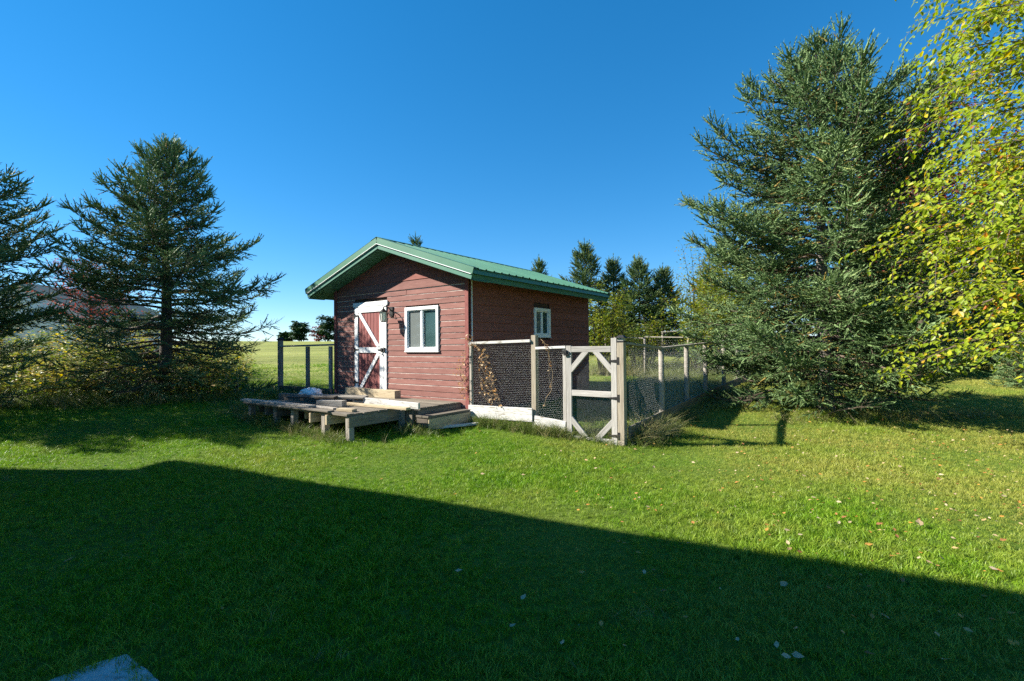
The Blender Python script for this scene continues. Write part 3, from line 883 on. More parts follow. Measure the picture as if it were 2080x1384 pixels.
leafy(G(12.1, 14.6), 8.6, 2.7, 51, 56, 7500, .10, M_RED, 'dark red maple showing through and above the tall spruce', 'maple_tree', 'tree', shape='tree')
leafy(G(-22.2, 26.0), 5.4, 2.4, 52, 36, 3200, .13, M_RED, 'reddish maple behind the left spruces beside the house', 'maple_tree', 'tree', shape='tree')
leafy(G(8.0, 20.5), 5.2, 1.7, 53, 30, 4200, .10, M_SHRUB, 'tall thin yellowing sapling behind the end of the pen', 'poplar_sapling', 'tree', shape='bush', spread=.45, tint=(.2, 1), zlo=.0)
for (x, y, H, Rd, sd, n, lab) in (
        (6.0, 15.4, 2.9, 1.6, 54, 5500, 'yellow-green shrub behind the middle of the pen fence'),
        (7.3, 16.4, 3.7, 1.6, 55, 6000, 'large yellow-green shrub beside the tall spruce behind the pen'),
        (3.3, 17.0, 3.2, 1.2, 56, 3500, 'leafy yellow-green shrub just behind the shed corner'),
        (4.7, 18.0, 2.2, 1.4, 57, 3000, 'low green shrub in front of the spruce row')):
    leafy(G(x, y), H, Rd, sd, 34, n, .085, M_SHRUB, lab, 'leafy_shrub', 'shrub', 'shrubs behind the pen', tint=(.1, .85))

# far pines and a red tree on the rise of the field
def pine(x, y, H, Rd, seed, lab):
    leafy(G(x, y), H, Rd, seed, 44, 2400, .5, M_PINE, lab, 'pine_tree', 'tree', 'pines on the far rise', shape='tree', twigs=50, zlo=.04)
pine(-39.5, 92, 4.0, 1.7, 61, 'smaller rounded pine on the far field edge')
pine(-34.0, 92, 5.0, 2.2, 62, 'larger rounded pine on the far field next to the shed')
pine(-42.5, 93, 1.6, 1.2, 64, 'low dark bush at the end of the far pines')
leafy(G(-36.9, 95), 3.4, 1.7, 63, 24, 900, .4, M_RED, 'small red tree between the two far pines', 'maple_tree', 'tree', shape='tree', twigs=50, zlo=.04)

# brush between and behind the left spruces
def undergrowth():
    rg = random.Random(9)
    P, D, U, S, T, A0, A1 = [], [], [], [], [], [], []
    for _ in range(2100):
        y = rg.uniform(11.6, 21); x = -rg.uniform(.50, 1.2) * y - .6
        if math.hypot(x + 8.75, y - 12.5) < .5:
            continue
        h = rg.uniform(.35, 1.25) * (1.0 if y > 13 else .65) * (1.5 if x / y < -.72 else 1); z = g1(x, y)
        top = Vector((x + rg.uniform(-.25, .25), y + rg.uniform(-.25, .25), z + h))
        A0.append((x, y, z - .03)); A1.append(tuple(top))
        gold = rg.random() < .12; tone = rg.uniform(.1, .85)
        for k in range(13):
            s = rg.uniform(.15, 1)
            c = Vector((x, y, z)).lerp(top, s)
            a = rg.uniform(0, 6.283)
            P.append((c.x + .09 * math.cos(a), c.y + .09 * math.sin(a), c.z)); D.append((math.cos(a), math.sin(a), rg.uniform(-.5, .5)))
            U.append((rg.uniform(-.4, .4), rg.uniform(-.4, .4), 1)); S.append(rg.uniform(.08, .17))
            T.append(1.0 if gold and s > .7 else min(.95, max(0, tone + rg.uniform(-.15, .15))))
    o = link('undergrowth', None, None, kind='stuff', label='tangled weeds and goldenrod between and behind the left spruces', cat='undergrowth')
    link('stems', npmesh('stems', sticks(A0, A1, .005, .002, 3), 4), M_VINE, o)
    link('foliage', npmesh('foliage', place(LEAF, P, D, U, S), 4, np.repeat(T, 2)), M_WEED, o)
undergrowth()

# ---------------------------------------------------------------- the shed
XL, YB = -3.97, 4.58
ZB, ZP = .30, 2.60                                         # base and wall plate
SL = .337
def zr(x):
    return 3.59 - SL * abs(x + 1.985)

shed = root('garden_shed', SHED, 'small red clapboard shed with green metal gable roof', 'shed')

def wall_core(name, pts_outer, holes, y0, y1, axis):
    """slab from rectangles around rectangular openings"""
    xs = sorted(set([pts_outer[0], pts_outer[1]] + [h[0] for h in holes] + [h[1] for h in holes]))
    zs = sorted(set([pts_outer[2], pts_outer[3]] + [h[2] for h in holes] + [h[3] for h in holes]))
    mb = MB()
    for i in range(len(xs)-1):
        for j in range(len(zs)-1):
            cx, cz = (xs[i]+xs[i+1])/2, (zs[j]+zs[j+1])/2
            if any(h[0] < cx < h[1] and h[2] < cz < h[3] for h in holes):
                continue
            if axis == 'x':
                mb.box(xs[i], xs[i+1], y0, y1, zs[j], zs[j+1])
            else:
                mb.box(y0, y1, xs[i], xs[i+1], zs[j], zs[j+1])
    return mb.build(name, M_WALLCORE, shed)

DOOR = (-3.245, -2.20, .50, 2.42)
WIN = (-1.646, -.737, 1.38, 2.24)
SWIN = (2.07, 2.71, 1.66, 2.28)
fw = wall_core('front_wall', (XL, 0, ZB, ZP), [DOOR, WIN], .02, .10, 'x')
MB_ = MB(); MB_.prism([(XL, ZP), (0, ZP), (0, zr(0)-.22), (-1.985, zr(-1.985)-.22), (XL, zr(XL)-.22)], 'y', .02, .10)
MB_.build('gable_wall', M_WALLCORE, shed)
sw = wall_core('side_wall', (.02+.08, YB, ZB, ZP + .06), [SWIN], -.10, -.02, 'y')
lw = wall_core('side_wall', (.10, YB, ZB, ZP + .06), [], XL+.02, XL+.10, 'y')
bw = wall_core('back_wall', (XL+.1, -.1, ZB, ZP), [], YB-.08, YB, 'x')
MB_ = MB(); MB_.prism([(XL, ZP), (0, ZP), (0, zr(0)-.22), (-1.985, zr(-1.985)-.22), (XL, zr(XL)-.22)], 'y', YB-.08, YB)
MB_.build('gable_wall', M_WALLCORE, shed)
MB_ = MB(); MB_.box(XL+.1, -.1, .1, YB-.08, .32, .36); MB_.build('floor', M_DARKWOOD, shed)

def segs(a, b, blocked):
    out = [(a, b)]
    for lo, hi in blocked:
        nxt = []
        for p, q in out:
            if hi <= p or lo >= q:
                nxt.append((p, q))
            else:
                if p < lo: nxt.append((p, lo))
                if hi < q: nxt.append((hi, q))
        out = nxt
    return [s for s in out if s[1] - s[0] > .03]

rs = random.Random(2)
# front clapboards, narrow, each one a board (with a few butt joints)
EXP = .1095
nrow = int((ZP - ZB) / EXP)
for i in range(nrow):
    z0 = ZB + i * EXP
    bl = []
    if z0 + EXP > DOOR[2] - .02 and z0 < DOOR[3]:
        bl.append((DOOR[0], DOOR[1]))
    if z0 + EXP * .6 > WIN[2] and z0 < WIN[3] - .03:
        bl.append((WIN[0], WIN[1]))
    for a, b in segs(XL + .085, -.085, bl):
        cuts = [a, b]
        if b - a > 2.2 and rs.random() < .5:
            cuts = [a, a + (b - a) * rs.uniform(.3, .7), b]
        elif i == nrow - 1 and b - a > 3:
            cuts = [a, -1.62, b]
        for k in range(len(cuts) - 1):
            dy = rs.uniform(-.0015, .0015); dz = rs.uniform(-.002, .002)
            plank('siding_board', (cuts[k] + .0015, -.004 + dy, z0 + EXP/2 + .006 + dz), (cuts[k+1] - .0015, -.004 + dy, z0 + EXP/2 + .006 + dz + rs.uniform(-.0015, .0015)),
                  EXP + .013, .014, M_FRONT, fw, up=(0, -1, .10))
# gable boards, wide, cut to the roof slope
z = ZP + .002
gb = 0
while z < zr(-1.985) - .27:
    h = min(.178, zr(-1.985) - .24 - z)
    def half(zz):
        return max(.02, (3.59 - .215 - zz) / SL)
    a0, a1 = half(z), half(z + h)
    c = -1.985
    m = MB()
    lo0, lo1 = max(XL + .0, c - a0), min(0, c + a0)
    hi0, hi1 = max(XL, c - a1), min(0, c + a1)
    L_ = lo1 - lo0
    yo = -.012
    m.add([(lo0, yo - .012, z), (lo1, yo - .012, z), (hi1, yo, z + h), (hi0, yo, z + h), (lo0, .018, z), (lo1, .018, z), (hi1, .018, z + h), (hi0, .018, z + h)],
          [(0,1,2,3), (7,6,5,4), (0,4,5,1), (1,5,6,2), (2,6,7,3), (3,7,4,0)])
    m.build('siding_board', M_SIDE if gb > 0 else M_FRONT, shed)
    z += h - .004; gb += 1
# side wall boards
SE = .161
n = int((ZP + .06 - ZB) / SE)
for i in range(n + 1):
    z0 = ZB + i * SE
    bl = [(SWIN[0], SWIN[1])] if z0 + SE * .6 > SWIN[2] and z0 < SWIN[3] - .03 else []
    for a, b in segs(.02, YB + .02, bl):
        plank('siding_board', (.004, a, z0 + SE/2 + .006), (.004, b, z0 + SE/2 + .006 + rs.uniform(-.003, .003)), SE + .015, .014, M_SIDE, sw, up=(1, 0, .10))
    plank('siding_board', (XL - .004, YB, z0 + SE/2 + .006), (XL - .004, .02, z0 + SE/2 + .006), SE + .015, .014, M_SIDE, lw, up=(-1, 0, .10))
    if i * SE + ZB < ZP:
        plank('siding_board', (0, YB + .004, z0 + SE/2 + .006), (XL, YB + .004, z0 + SE/2 + .006), SE + .015, .014, M_SIDE, bw, up=(0, 1, .10))
# corner boards
for x in (XL + .040, -.040):
    plank('corner_board', (x, -.022, ZB - .03), (x, -.022, 2.78), .085, .024, M_REDTRIM, shed, up=(0, -1, 0))
plank('corner_board', (.018, .046, ZB - .03), (.018, .046, 2.68), .02, .018, M_WHITE, shed, up=(1, 0, 0))
plank('sill_beam', (XL, .05, ZB - .09), (0, .05, ZB - .09), .12, .16, M_DARKWOOD, shed)
plank('sill_beam', (-.05, .13, ZB - .09), (-.05, YB, ZB - .09), .12, .16, M_DARKWOOD, shed)

# door
door = link('door', None, None, shed)
dx0, dx1, dz0, dz1 = -3.235, -2.305, .53, 2.325
nb = 9
pw = (dx1 - dx0) / nb
for i in range(nb):
    x = dx0 + (i + .5) * pw
    plank('door_board', (x, .0, dz0), (x, .0, dz1), pw - .005, .024, M_DOORRED, door, up=(0, -1, 0), c=.004)
def dpl(name, p0, p1, w, y=-.022, t=.02, mt=None):
    return plank(name, (p0[0], y, p0[1]), (p1[0], y, p1[1]), w, t, mt or M_WHITE, door, up=(0, -1, 0))
dpl('stile', (dx0 + .055, dz0), (dx0 + .055, dz1), .11)
dpl('stile', (dx1 - .055, dz0), (dx1 - .055, dz1), .11)
dpl('rail', (dx0 + .111, dz1 - .06), (dx1 - .111, dz1 - .06), .12)
dpl('rail', (dx0 + .111, 1.41), (dx1 - .111, 1.41), .115)
dpl('brace', (dx0 + .15, dz1 - .125), (dx1 - .15, 1.475), .085, -.021, .018)
dpl('brace', (dx1 - .15, 1.345), (dx0 + .17, dz0 + .05), .085, -.021, .018)
for zz in (dz1 - .18, 1.42, .72):
    m = MB(); m.box(dx0 - .012, dx0 + .02, -.042, -.033, zz - .05, zz + .05); m.prism([(dx0 + .02, zz - .02), (dx0 + .15, zz - .008), (dx0 + .15, zz + .008), (dx0 + .02, zz + .02)], 'y', -.041, -.034)
    m.build('hinge', M_BLACK, door)
m = MB(); m.box(dx1 - .16, dx1 + .06, -.045, -.034, 1.40, 1.425); m.box(dx1 - .05, dx1 + .0, -.06, -.034, 1.375, 1.45); m.box(dx1 + .04, dx1 + .07, -.055, -.03, 1.36, 1.46)
m.tube([(dx1 - .03, -.05, 1.38), (dx1 - .05, -.055, 1.33), (dx1 - .02, -.055, 1.30), (dx1 + .01, -.052, 1.34)], .006, 6)
m.build('latch', M_BLACK, door)
fr = link('door_frame', None, None, shed)
plank('head_casing', (DOOR[0] - .03, -.026, 2.375), (DOOR[1] + .04, -.026, 2.375), .09, .028, M_WHITE, fr, up=(0, -1, 0))
plank('side_casing', (DOOR[1] - .045, -.022, .49), (DOOR[1] - .045, -.022, 2.33), .088, .024, M_WHITE, fr, up=(0, -1, 0))
plank('jamb', (DOOR[1] - .095, .04, .49), (DOOR[1] - .095, .04, 2.33), .012, .10, M_WHITE, fr, up=(0, -1, 0))
plank('jamb', (DOOR[0] + .004, .04, .49), (DOOR[0] + .004, .04, 2.33), .012, .10, M_WHITE, fr, up=(0, -1, 0))
plank('threshold', (DOOR[0], -.0, .51), (DOOR[1], -.0, .51), .10, .04, M_DECK, fr)

# windows
def window(name, x0, x1, z0, z1, fx):
    """fx(u, depth, z) maps window coordinates to the shed frame"""
    w = link(name, None, None, shed)
    def bar(nm, a, b, wd, dep, th, mt=M_VINYL, par=None):
        p0, p1 = fx(a[0], dep, a[1]), fx(b[0], dep, b[1])
        upv = Vector(fx(0, -1, 0)) - Vector(fx(0, 0, 0))
        return plank(nm, p0, p1, wd, th, mt, par or w, up=upv)
    f = .062
    bar('frame', (x0, z1 - f/2), (x1, z1 - f/2), f, -.018, .045)
    bar('frame', (x0, z0 + f/2), (x1, z0 + f/2), f, -.018, .045)
    bar('frame', (x0 + f/2, z0 + f), (x0 + f/2, z1 - f), f, -.018, .045)
    bar('frame', (x1 - f/2, z0 + f), (x1 - f/2, z1 - f), f, -.018, .045)
    xm = (x0 + x1) / 2
    s1 = bar('sash', (xm, z0 + f), (xm, z1 - f), .045, -.008, .03)
    for a, b, gm, dep in ((x0 + f, xm - .02, M_SCREEN, .004), (xm + .02, x1 - f, M_GLASS, .014)):
        bar('pane', (a, (z0+z1)/2), (b, (z0+z1)/2), z1 - z0 - 2*f, dep, .005, gm)
        for q in (a + .010, b - .010):
            bar('sash', (q, z0 + f), (q, z1 - f), .018, dep - .010, .018)
        for q in (z0 + f + .010, z1 - f - .010):
            bar('sash', (a + .02, q), (b - .02, q), .018, dep - .010, .018)
    bar('sill', (x0 - .01, z0 - .008), (x1 + .01, z0 - .008), .016, -.024, .05, M_WHITE)
    return w
window('window', WIN[0], WIN[1], WIN[2], WIN[3], lambda u, d, z: (u, d, z))
window('window', SWIN[0], SWIN[1], SWIN[2], SWIN[3], lambda u, d, z: (-d, u, z))
# a few things on a shelf behind the glass
plank('shelf', (-1.5, .55, 1.50), (-.75, .55, 1.50), .25, .02, M_DECK, shed)
m = MB(); m.box(-.98, -.80, .45, .6, 1.512, 1.60); m.box(-.96, -.82, .46, .59, 1.60, 1.66)
m.build('yellow_box', noise_mat('straw_yellow', (.5, .33, .08), (.6, .42, .14), 6), None, M=SHED, label='small yellow box on the shelf behind the front window', cat='box')

# roof: rake boards, fascia, soffit boards, ribbed sheets, cap
roof = link('roof', None, None, shed)
YF, YK = -.40, YB + .26
XE = 2.405
def side_pt(sd, a, y, dz):
    """a: distance from ridge, horizontally; sd -1 left, +1 right"""
    return (-1.985 + sd * a, y, 3.59 - SL * a + dz)
for sd in (-1, 1):
    # sheets, each about three feet wide with ribs
    y = YF - .025
    ncov = 6
    pwid = (YK + .05 - y) / ncov
    nrm = Vector((sd * SL, 0, 1)).normalized()
    for k in range(ncov):
        prof = []
        for r in range(4):
            c = y + pwid * (r + .5) / 4
            a0 = y + pwid * r / 4
            prof += [(a0 + .0005, 0), (c - .028, 0), (c - .014, .019), (c + .014, .019), (c + .028, 0)]
        prof.append((y + pwid - .0005, 0))
        v, f = [], []
        zoff = .002 * (k % 2)
        for (yy, hh) in prof:
            for a in (0.0, XE + .045):
                b = Vector(side_pt(sd, a, yy, 0)) + nrm * (hh + zoff)
                v.append(tuple(b))
        for (yy, hh) in prof:
            for a in (0.0, XE + .045):
                b = Vector(side_pt(sd, a, yy, 0)) + nrm * (hh + zoff - .0015)
                v.append(tuple(b))
        n_ = len(prof)
        for i in range(n_ - 1):
            q = [(2*i, 2*i+1, 2*i+3, 2*i+2), (2*n_+2*i+2, 2*n_+2*i+3, 2*n_+2*i+1, 2*n_+2*i)]
            f += q if sd < 0 else [tuple(reversed(t_)) for t_ in q]
        f += [(2*i+1, 2*n_+2*i+1, 2*n_+2*i+3, 2*i+3) for i in range(n_ - 1)]
        link('roof_panel', mesh('roof_panel', v, f), M_GREEN, roof)
        y += pwid
    # deck under the sheets
    m = MB()
    P0, P1 = side_pt(sd, 0, 0, -.012), side_pt(sd, XE, 0, -.012)
    poly = [(P0[0], P0[2]), (P1[0], P1[2]), (P1[0], P1[2] - .035), (P0[0], P0[2] - .035)]
    m.prism(poly, 'y', YF + .0, YK)
    m.build('sheathing', M_DARKWOOD, roof)
    # rake: lower board and upper metal trim, front and back
    for yy, out in ((YF, -1), (YK, 1)):
        p, q = side_pt(sd, .0, yy + .012 * out, -.148), side_pt(sd, XE, yy + .012 * out, -.148)
        plank('rake_board', p, q, .105, .022, M_GREENB, roof, up=(0, out, 0))
        p, q = side_pt(sd, .0, yy + .040 * out, -.045), side_pt(sd, XE + .045, yy + .040 * out, -.045)
        plank('rake_trim', p, q, .115, .010, M_GREEN, roof, up=(0, out, 0), c=.002)
        p, q = side_pt(sd, .0, yy - .005 * out, .022), side_pt(sd, XE + .045, yy - .005 * out, .022)
        plank('rake_trim', p, q, .10, .004, M_GREEN, roof, up=nrm, c=.001)
        p, q = side_pt(sd, .0, yy + .034 * out, -.109), side_pt(sd, XE + .0, yy + .034 * out, -.109)
        plank('trim_glint_strip', p, q, .036, .010, M_VINYL, roof, up=nrm, c=.001)  # added white strip, its colour standing in for sun glint below the trim
    # eave: fascia and drip trim
    xe = -1.985 + sd * XE
    ze = 3.59 - SL * XE
    plank('fascia', (xe - sd * .02, YF + .02, ze - .15), (xe - sd * .02, YK - .02, ze - .15), .105, .022, M_GREENB, roof, up=(sd, 0, 0))
    plank('drip_trim', (xe + sd * .028, YF - .03, ze - .062), (xe + sd * .028, YK + .03, ze - .062), .10, .008, M_GREEN, roof, up=(sd, 0, .35), c=.002)
    # soffit boards under the front overhang and along the eave
    a = .03
    while a < XE - .03:
        p = side_pt(sd, a + .05, YF + .012, -.205); q = side_pt(sd, a + .05, .018, -.205)
        plank('soffit_board', p, q, .096, .012, M_GREENB, roof, up=nrm)
        a += .10
    for k in range(4):
        a = XE - .39 + .095 * k + .045
        plank('soffit_board', side_pt(sd, a, .03, -.205), side_pt(sd, a, YK - .02, -.205), .092, .012, M_GREENB, roof, up=nrm)
    # ridge cap leg
    p, q = side_pt(sd, .085, YF - .05, .028), side_pt(sd, .085, YK + .06, .028)
    plank('ridge_cap', p, q, .17, .004, M_GREEN, roof, up=nrm, c=.001)
    p, q = side_pt(sd, .15, YF - .02, .011), side_pt(sd, .15, YK + .02, .011)
    plank('ridge_seal', p, q, .03, .022, M_BLACK, roof, up=nrm, c=.001)

# wall lantern beside the door
lan = root('wall_lantern', SHED @ Matrix.Translation((-2.05, -.012, 2.17)), 'black carriage lantern on the wall beside the white door', 'lantern')
m = MB(); m.box(-.045, .045, -.022, .0, -.09, .11); m.build('wall_plate', M_BLACK, lan)
m = MB(); m.tube([(0, -.02, .03), (0, -.09, .09), (0, -.16, .115), (-.0, -.21, .09), (0, -.215, .055)], .011, 7); m.tube([(0, -.02, -.05), (0, -.06, -.06), (0, -.09, -.02), (0, -.07, .02)], .007, 6)
m.build('arm', M_BLACK, lan)
def frustum(m, r0, r1, z0, z1, n=6, cx=0, cy=-.215):
    m.add([(cx + r0*math.cos(6.2832*k/n), cy + r0*math.sin(6.2832*k/n), z0) for k in range(n)] + [(cx + r1*math.cos(6.2832*k/n), cy + r1*math.sin(6.2832*k/n), z1) for k in range(n)],
          [(k, (k+1) % n, (k+1) % n + n, k + n) for k in range(n)] + [tuple(range(n-1, -1, -1)), tuple(range(n, 2*n))])
m = MB(); frustum(m, .095, .025, -.01, .05); frustum(m, .03, .012, .05, .075); m.build('hood', M_BLACK, lan)
m = MB(); frustum(m, .05, .072, -.19, -.012); m.build('glass', M_LAMPGLASS, lan)
m = MB(); frustum(m, .055, .055, -.205, -.19)
for k in range(6):
    a = 6.2832 * k / 6
    m.tube([(.053*math.cos(a), -.215 + .053*math.sin(a), -.19), (.076*math.cos(a), -.215 + .076*math.sin(a), -.01)], .005, 4)
m.build('cage', M_BLACK, lan)

# ---------------------------------------------------------------- deck, step and what lies on it
deck = root('wooden_deck', SHED, 'low weathered wooden deck in front of the shed door', 'deck')
ZD = .47
rd = random.Random(6)
y = -.075
rows = 15
bw_ = 2.16 / rows
for i in range(rows):
    yc = -.02 - bw_ * (i + .5)
    xr = -.20 if yc > -1.07 else -.52
    plank('deck_board', (-3.56 + rd.uniform(-.03, .03), yc, ZD - .018 + rd.uniform(-.003, .003)), (xr + rd.uniform(-.02, .02), yc, ZD - .018 + rd.uniform(-.003, .003)), bw_ - .009, .036, M_DECK, deck)
plank('end_joist', (-.535, -1.10, ZD - .12), (-.535, -2.15, ZD - .12), .04, .165, M_DECK, deck)
plank('end_joist', (-.215, -.03, ZD - .12), (-.215, -1.06, ZD - .12), .04, .165, M_DECK, deck)
plank('rim_joist', (-.24, -1.05, ZD - .12), (-.50, -1.05, ZD - .12), .04, .16, M_DECK, deck)
for xj in (-1.01, -1.45, -1.87, -2.56, -2.94, -3.4):
    plank('joist', (xj, -.05, ZD - .115), (xj + rd.uniform(-.03, .03), -2.12 + rd.uniform(-.1, .12), ZD - .115), .042, .15, M_BEAM if xj > -2 else M_DECK, deck)
for xj, yj in ((-.56, -2.10), (-1.15, -2.12), (-2.1, -2.08), (-2.62, -2.10), (-3.48, -2.10), (-.50, -1.14), (-3.45, -.6), (-2.2, -.9), (-1.3, -1.0)):
    wp = W(xj, yj); zg = g1(wp.x, wp.y)
    plank('post', (xj, yj, zg - .1), (xj + rd.uniform(-.01, .01), yj, ZD - .04), .09, .09, M_GREYWOOD, deck, up=(0, -1, 0))
plank('post', (-.36, -1.09, .0), (-.36, -1.09, ZD - .02), .15, .045, M_DECK, deck, up=(0, -1, 0))
step = root('wooden_step', SHED, 'single wooden step at the end of the deck by the shed corner', 'step')
for k in range(2):
    plank('tread', (-.125 + k * .145, -.10, .345), (-.125 + k * .145, -1.12, .345), .138, .036, M_DECK, step)
plank('riser', (.075, -.10, .235), (.075, -1.10, .235), .17, .03, M_BEAM, step, up=(1, 0, 0))
plank('side_board', (-.19, -1.09, .235), (.055, -1.09, .235), .17, .03, M_DARKWOOD, step, up=(0, -1, 0))
plank('side_board', (-.19, -.12, .235), (.055, -.12, .235), .17, .03, M_DARKWOOD, step, up=(0, -1, 0))

def lone(name, p0, p1, w, t, mat, label, up=(0, 0, 1), cat='plank', group='boards lying on the deck'):
    return plank(name, W(*p0), W(*p1), w, t, mat, None, up=(SHED.to_3x3() @ Vector(up)), label=label, cat=cat, group=group)
lone('door_beam', (-3.24, -.20, ZD + .076), (-1.65, -.22, ZD + .076), .15, .15, M_BEAM, 'thick square timber lying on the deck across the foot of the door', cat='beam', group='boards lying on the deck')
lone('plank', (-3.66, -2.16, ZD + .045), (-1.66, -2.02, ZD + .03), .14, .036, M_GREYWOOD, 'long grey plank overhanging the far corner of the deck')
lone('plank', (-3.50, -2.20, ZD + .014), (-.95, -2.16, ZD + .014), .12, .026, M_DECK, 'long thin plank along the front edge of the deck')
lone('plank', (-2.55, -1.97, ZD + .014), (-1.2, -1.90, ZD + .014), .11, .026, M_GREYWOOD, 'short thin plank behind the front-edge plank')
lone('dark_timber', (-3.55, -1.50, ZD + .06), (-1.75, -1.36, ZD + .06), .12, .115, M_DARKWOOD, 'dark weathered timber under the stacked boards', cat='beam')
lone('plank', (-3.3, -1.27, ZD + .03), (-1.6, -1.1, ZD + .03), .14, .05, M_DARKWOOD, 'dark plank lying behind the dark timber')
lone('timber_block', (-1.86, -1.78, ZD + .055), (-1.40, -1.60, ZD + .055), .14, .10, M_GREYWOOD, 'thick short timber with its sawn end towards the lawn', cat='beam')
lone('plank', (-2.3, -1.6, ZD + .135), (-1.35, -1.20, ZD + .125), .17, .034, M_GREYWOOD, 'wide silvery plank slanting across the top of the pile', up=(.08, -.1, 1))
lone('plank', (-1.55, -1.28, ZD + .07), (-1.02, -.98, ZD + .06), .16, .034, M_GREYWOOD, 'short wide plank leaning at the end of the pile', up=(.1, -.15, 1))
lone('plank', (-1.95, -1.15, ZD + .018), (-1.05, -1.0, ZD + .018), .12, .034, M_DECK, 'brown plank lying flat under the short wide plank')
lone('plank', (-1.35, -1.24, ZD + .075), (-.06, -1.17, ZD + .05), .042, .10, M_MOSSY, 'pale board on edge sticking out past the deck end')
lone('plank', (-1.6, -1.42, ZD + .025), (-.10, -1.36, ZD + .025), .10, .04, M_BEAM, 'tan board jutting over the inner corner of the deck')
lone('timber_block', (-1.02, -1.98, ZD + .022), (-.68, -1.93, ZD + .022), .10, .042, M_BEAM, 'small offcut lying alone near the deck corner', cat='offcut')
lone('plank', (-2.9, -1.72, ZD + .10), (-1.75, -1.52, ZD + .135), .10, .03, M_DARKWOOD, 'narrow dark board on top of the pile', up=(0, -.2, 1))
_wp0, _wp1 = W(-.12, -1.02), W(.36, -.22)
plank('ground_board', (_wp0.x, _wp0.y, g1(_wp0.x, _wp0.y) + .05), (_wp1.x, _wp1.y, g1(_wp1.x, _wp1.y) + .05), .09, .035, M_MOSSY, None, label='thin pale board lying in the grass beside the step', cat='plank')

def tarp():
    rg = random.Random(4)
    m = MB(); nu, nv = 18, 10
    V = []
    for j in range(nv + 1):
        for i in range(nu):
            a = 6.2832 * i / nu; ph = (math.pi / 2) * j / nv
            rx, ry, h = .24, .15, .14
            sx = abs(math.cos(a)) ** .7 * math.copysign(1, math.cos(a)); sy = abs(math.sin(a)) ** .7 * math.copysign(1, math.sin(a))
            q = math.cos(ph) ** .5
            wr = 1 + .07 * math.sin(5 * a + j) + rg.uniform(-.07, .07)
            V.append((rx * sx * q * wr, ry * sy * q * wr, h * math.sin(ph) ** .8 * (1 + .08 * math.sin(3 * a + 1)) + rg.uniform(-.012, .012) * (j > 0)))
    F = [(j*nu+i, j*nu+(i+1) % nu, (j+1)*nu+(i+1) % nu, (j+1)*nu+i) for j in range(nv) for i in range(nu)]
    F.append(tuple(range(nu - 1, -1, -1)))
    m.add(V, F)
    m.build('folded_tarp', M_BAG, None, False, M=SHED @ Matrix.Translation((-3.26, -1.06, ZD + .045)) @ Matrix.Rotation(.2, 4, 'Z'), label='crumpled white plastic bundle on the far end of the deck', cat='tarp')
tarp()

# ---------------------------------------------------------------- wire fences and gate
def hex_segs(w, h, c):
    """chicken wire: edges of a hexagon net, flat to flat c, in (u, v)"""
    s = c / math.sqrt(3); S_ = []
    ny = int(h / (1.5 * s)) + 2; nx = int(w / c) + 2
    for j in range(ny):
        for i in range(nx):
            cx = i * c + (c / 2 if j % 2 else 0); cy = j * 1.5 * s
            P = [(cx + s * math.sin(a), cy + s * math.cos(a)) for a in (math.pi/3 * k for k in range(6))]
            for k in (0, 1, 5):
                a, b = P[k], P[(k + 1) % 6]
                if all(0 <= q[0] <= w and 0 <= q[1] <= h for q in (a, b)):
                    S_.append((a, b))
    return S_
def wire_panel(name, o, ux, w, h, c, parent, mat, r=.0011, square=False, sag=.006, seed=0, slope=0.0):
    o = np.array(o, float); ux = np.array(ux, float); ux /= np.linalg.norm(ux)
    nrm = np.array([ux[1], -ux[0], 0])
    if square:
        n = int(w / c); k = int(h / c); S_ = []
        for i in range(n + 1):
            for q in range(8):
                S_.append(((i * w / n, h * q / 8), (i * w / n, h * (q + 1) / 8)))
        for j in range(k + 1):
            for q in range(6):
                S_.append(((w * q / 6, j * h / k), (w * (q + 1) / 6, j * h / k)))
    else:
        S_ = hex_segs(w, h, c)
    S_ = np.array(S_)
    def to3(uv):
        b = sag * np.sin(uv[:, 0] * 5 + seed) * np.sin(uv[:, 1] * 4 + 1 + seed)
        return o + uv[:, :1] * ux + b[:, None] * nrm + (uv[:, 1:2] + slope * uv[:, :1]) * np.array([0, 0, 1.])
    ob = link(name, npmesh(name, sticks(to3(S_[:, 0]), to3(S_[:, 1]), r, r, 3), 4), mat, parent)
    return ob

def fpost(x, y, z1, w, parent, mat=M_GREYWOOD, z0=None, tilt=(0, 0), name='post'):
    wp = W(x, y)
    zg = g1(wp.x, wp.y) - .2 if z0 is None else z0
    return plank(name, (x, y, zg), (x + tilt[0], y + tilt[1], z1), w, w, mat, parent, up=(0, -1, 0), c=.004)

# front section by the shed corner
ff = root('wire_fence', SHED, 'chicken wire fence panel between the shed corner and the gate', 'fence')
fpost(1.38, -.0, 1.635, .088, ff, M_POSTWOOD)
fpost(1.945, -.005, 1.455, .06, ff, M_GATE)
fpost(.06, -.03, 1.53, .05, ff, M_GREYWOOD)
plank('top_rail', (.03, -.055, 1.520), (1.335, -.055, 1.545), .045, .045, M_MOSSY, ff)
plank('top_rail', (1.425, -.03, 1.425), (1.975, -.03, 1.44), .05, .04, M_MOSSY, ff)
plank('base_board', (.02, -.06, .325), (1.375, -.075, .355), .22, .03, M_MOSSY, ff, up=(0, -1, 0))
plank('base_board', (1.40, -.055, .245), (1.97, -.055, .195), .21, .03, M_MOSSY, ff, up=(0, -1, 0))
wire_panel('wire_mesh', (.06, -.034, .43), (1, 0, 0), 1.28, 1.09, .034, ff, M_WIRE, .0008, slope=.015, seed=1)
wire_panel('wire_mesh', (1.43, -.030, .16), (1, 0, 0), .49, 1.26, .034, ff, M_WIRE, .0008, seed=2)

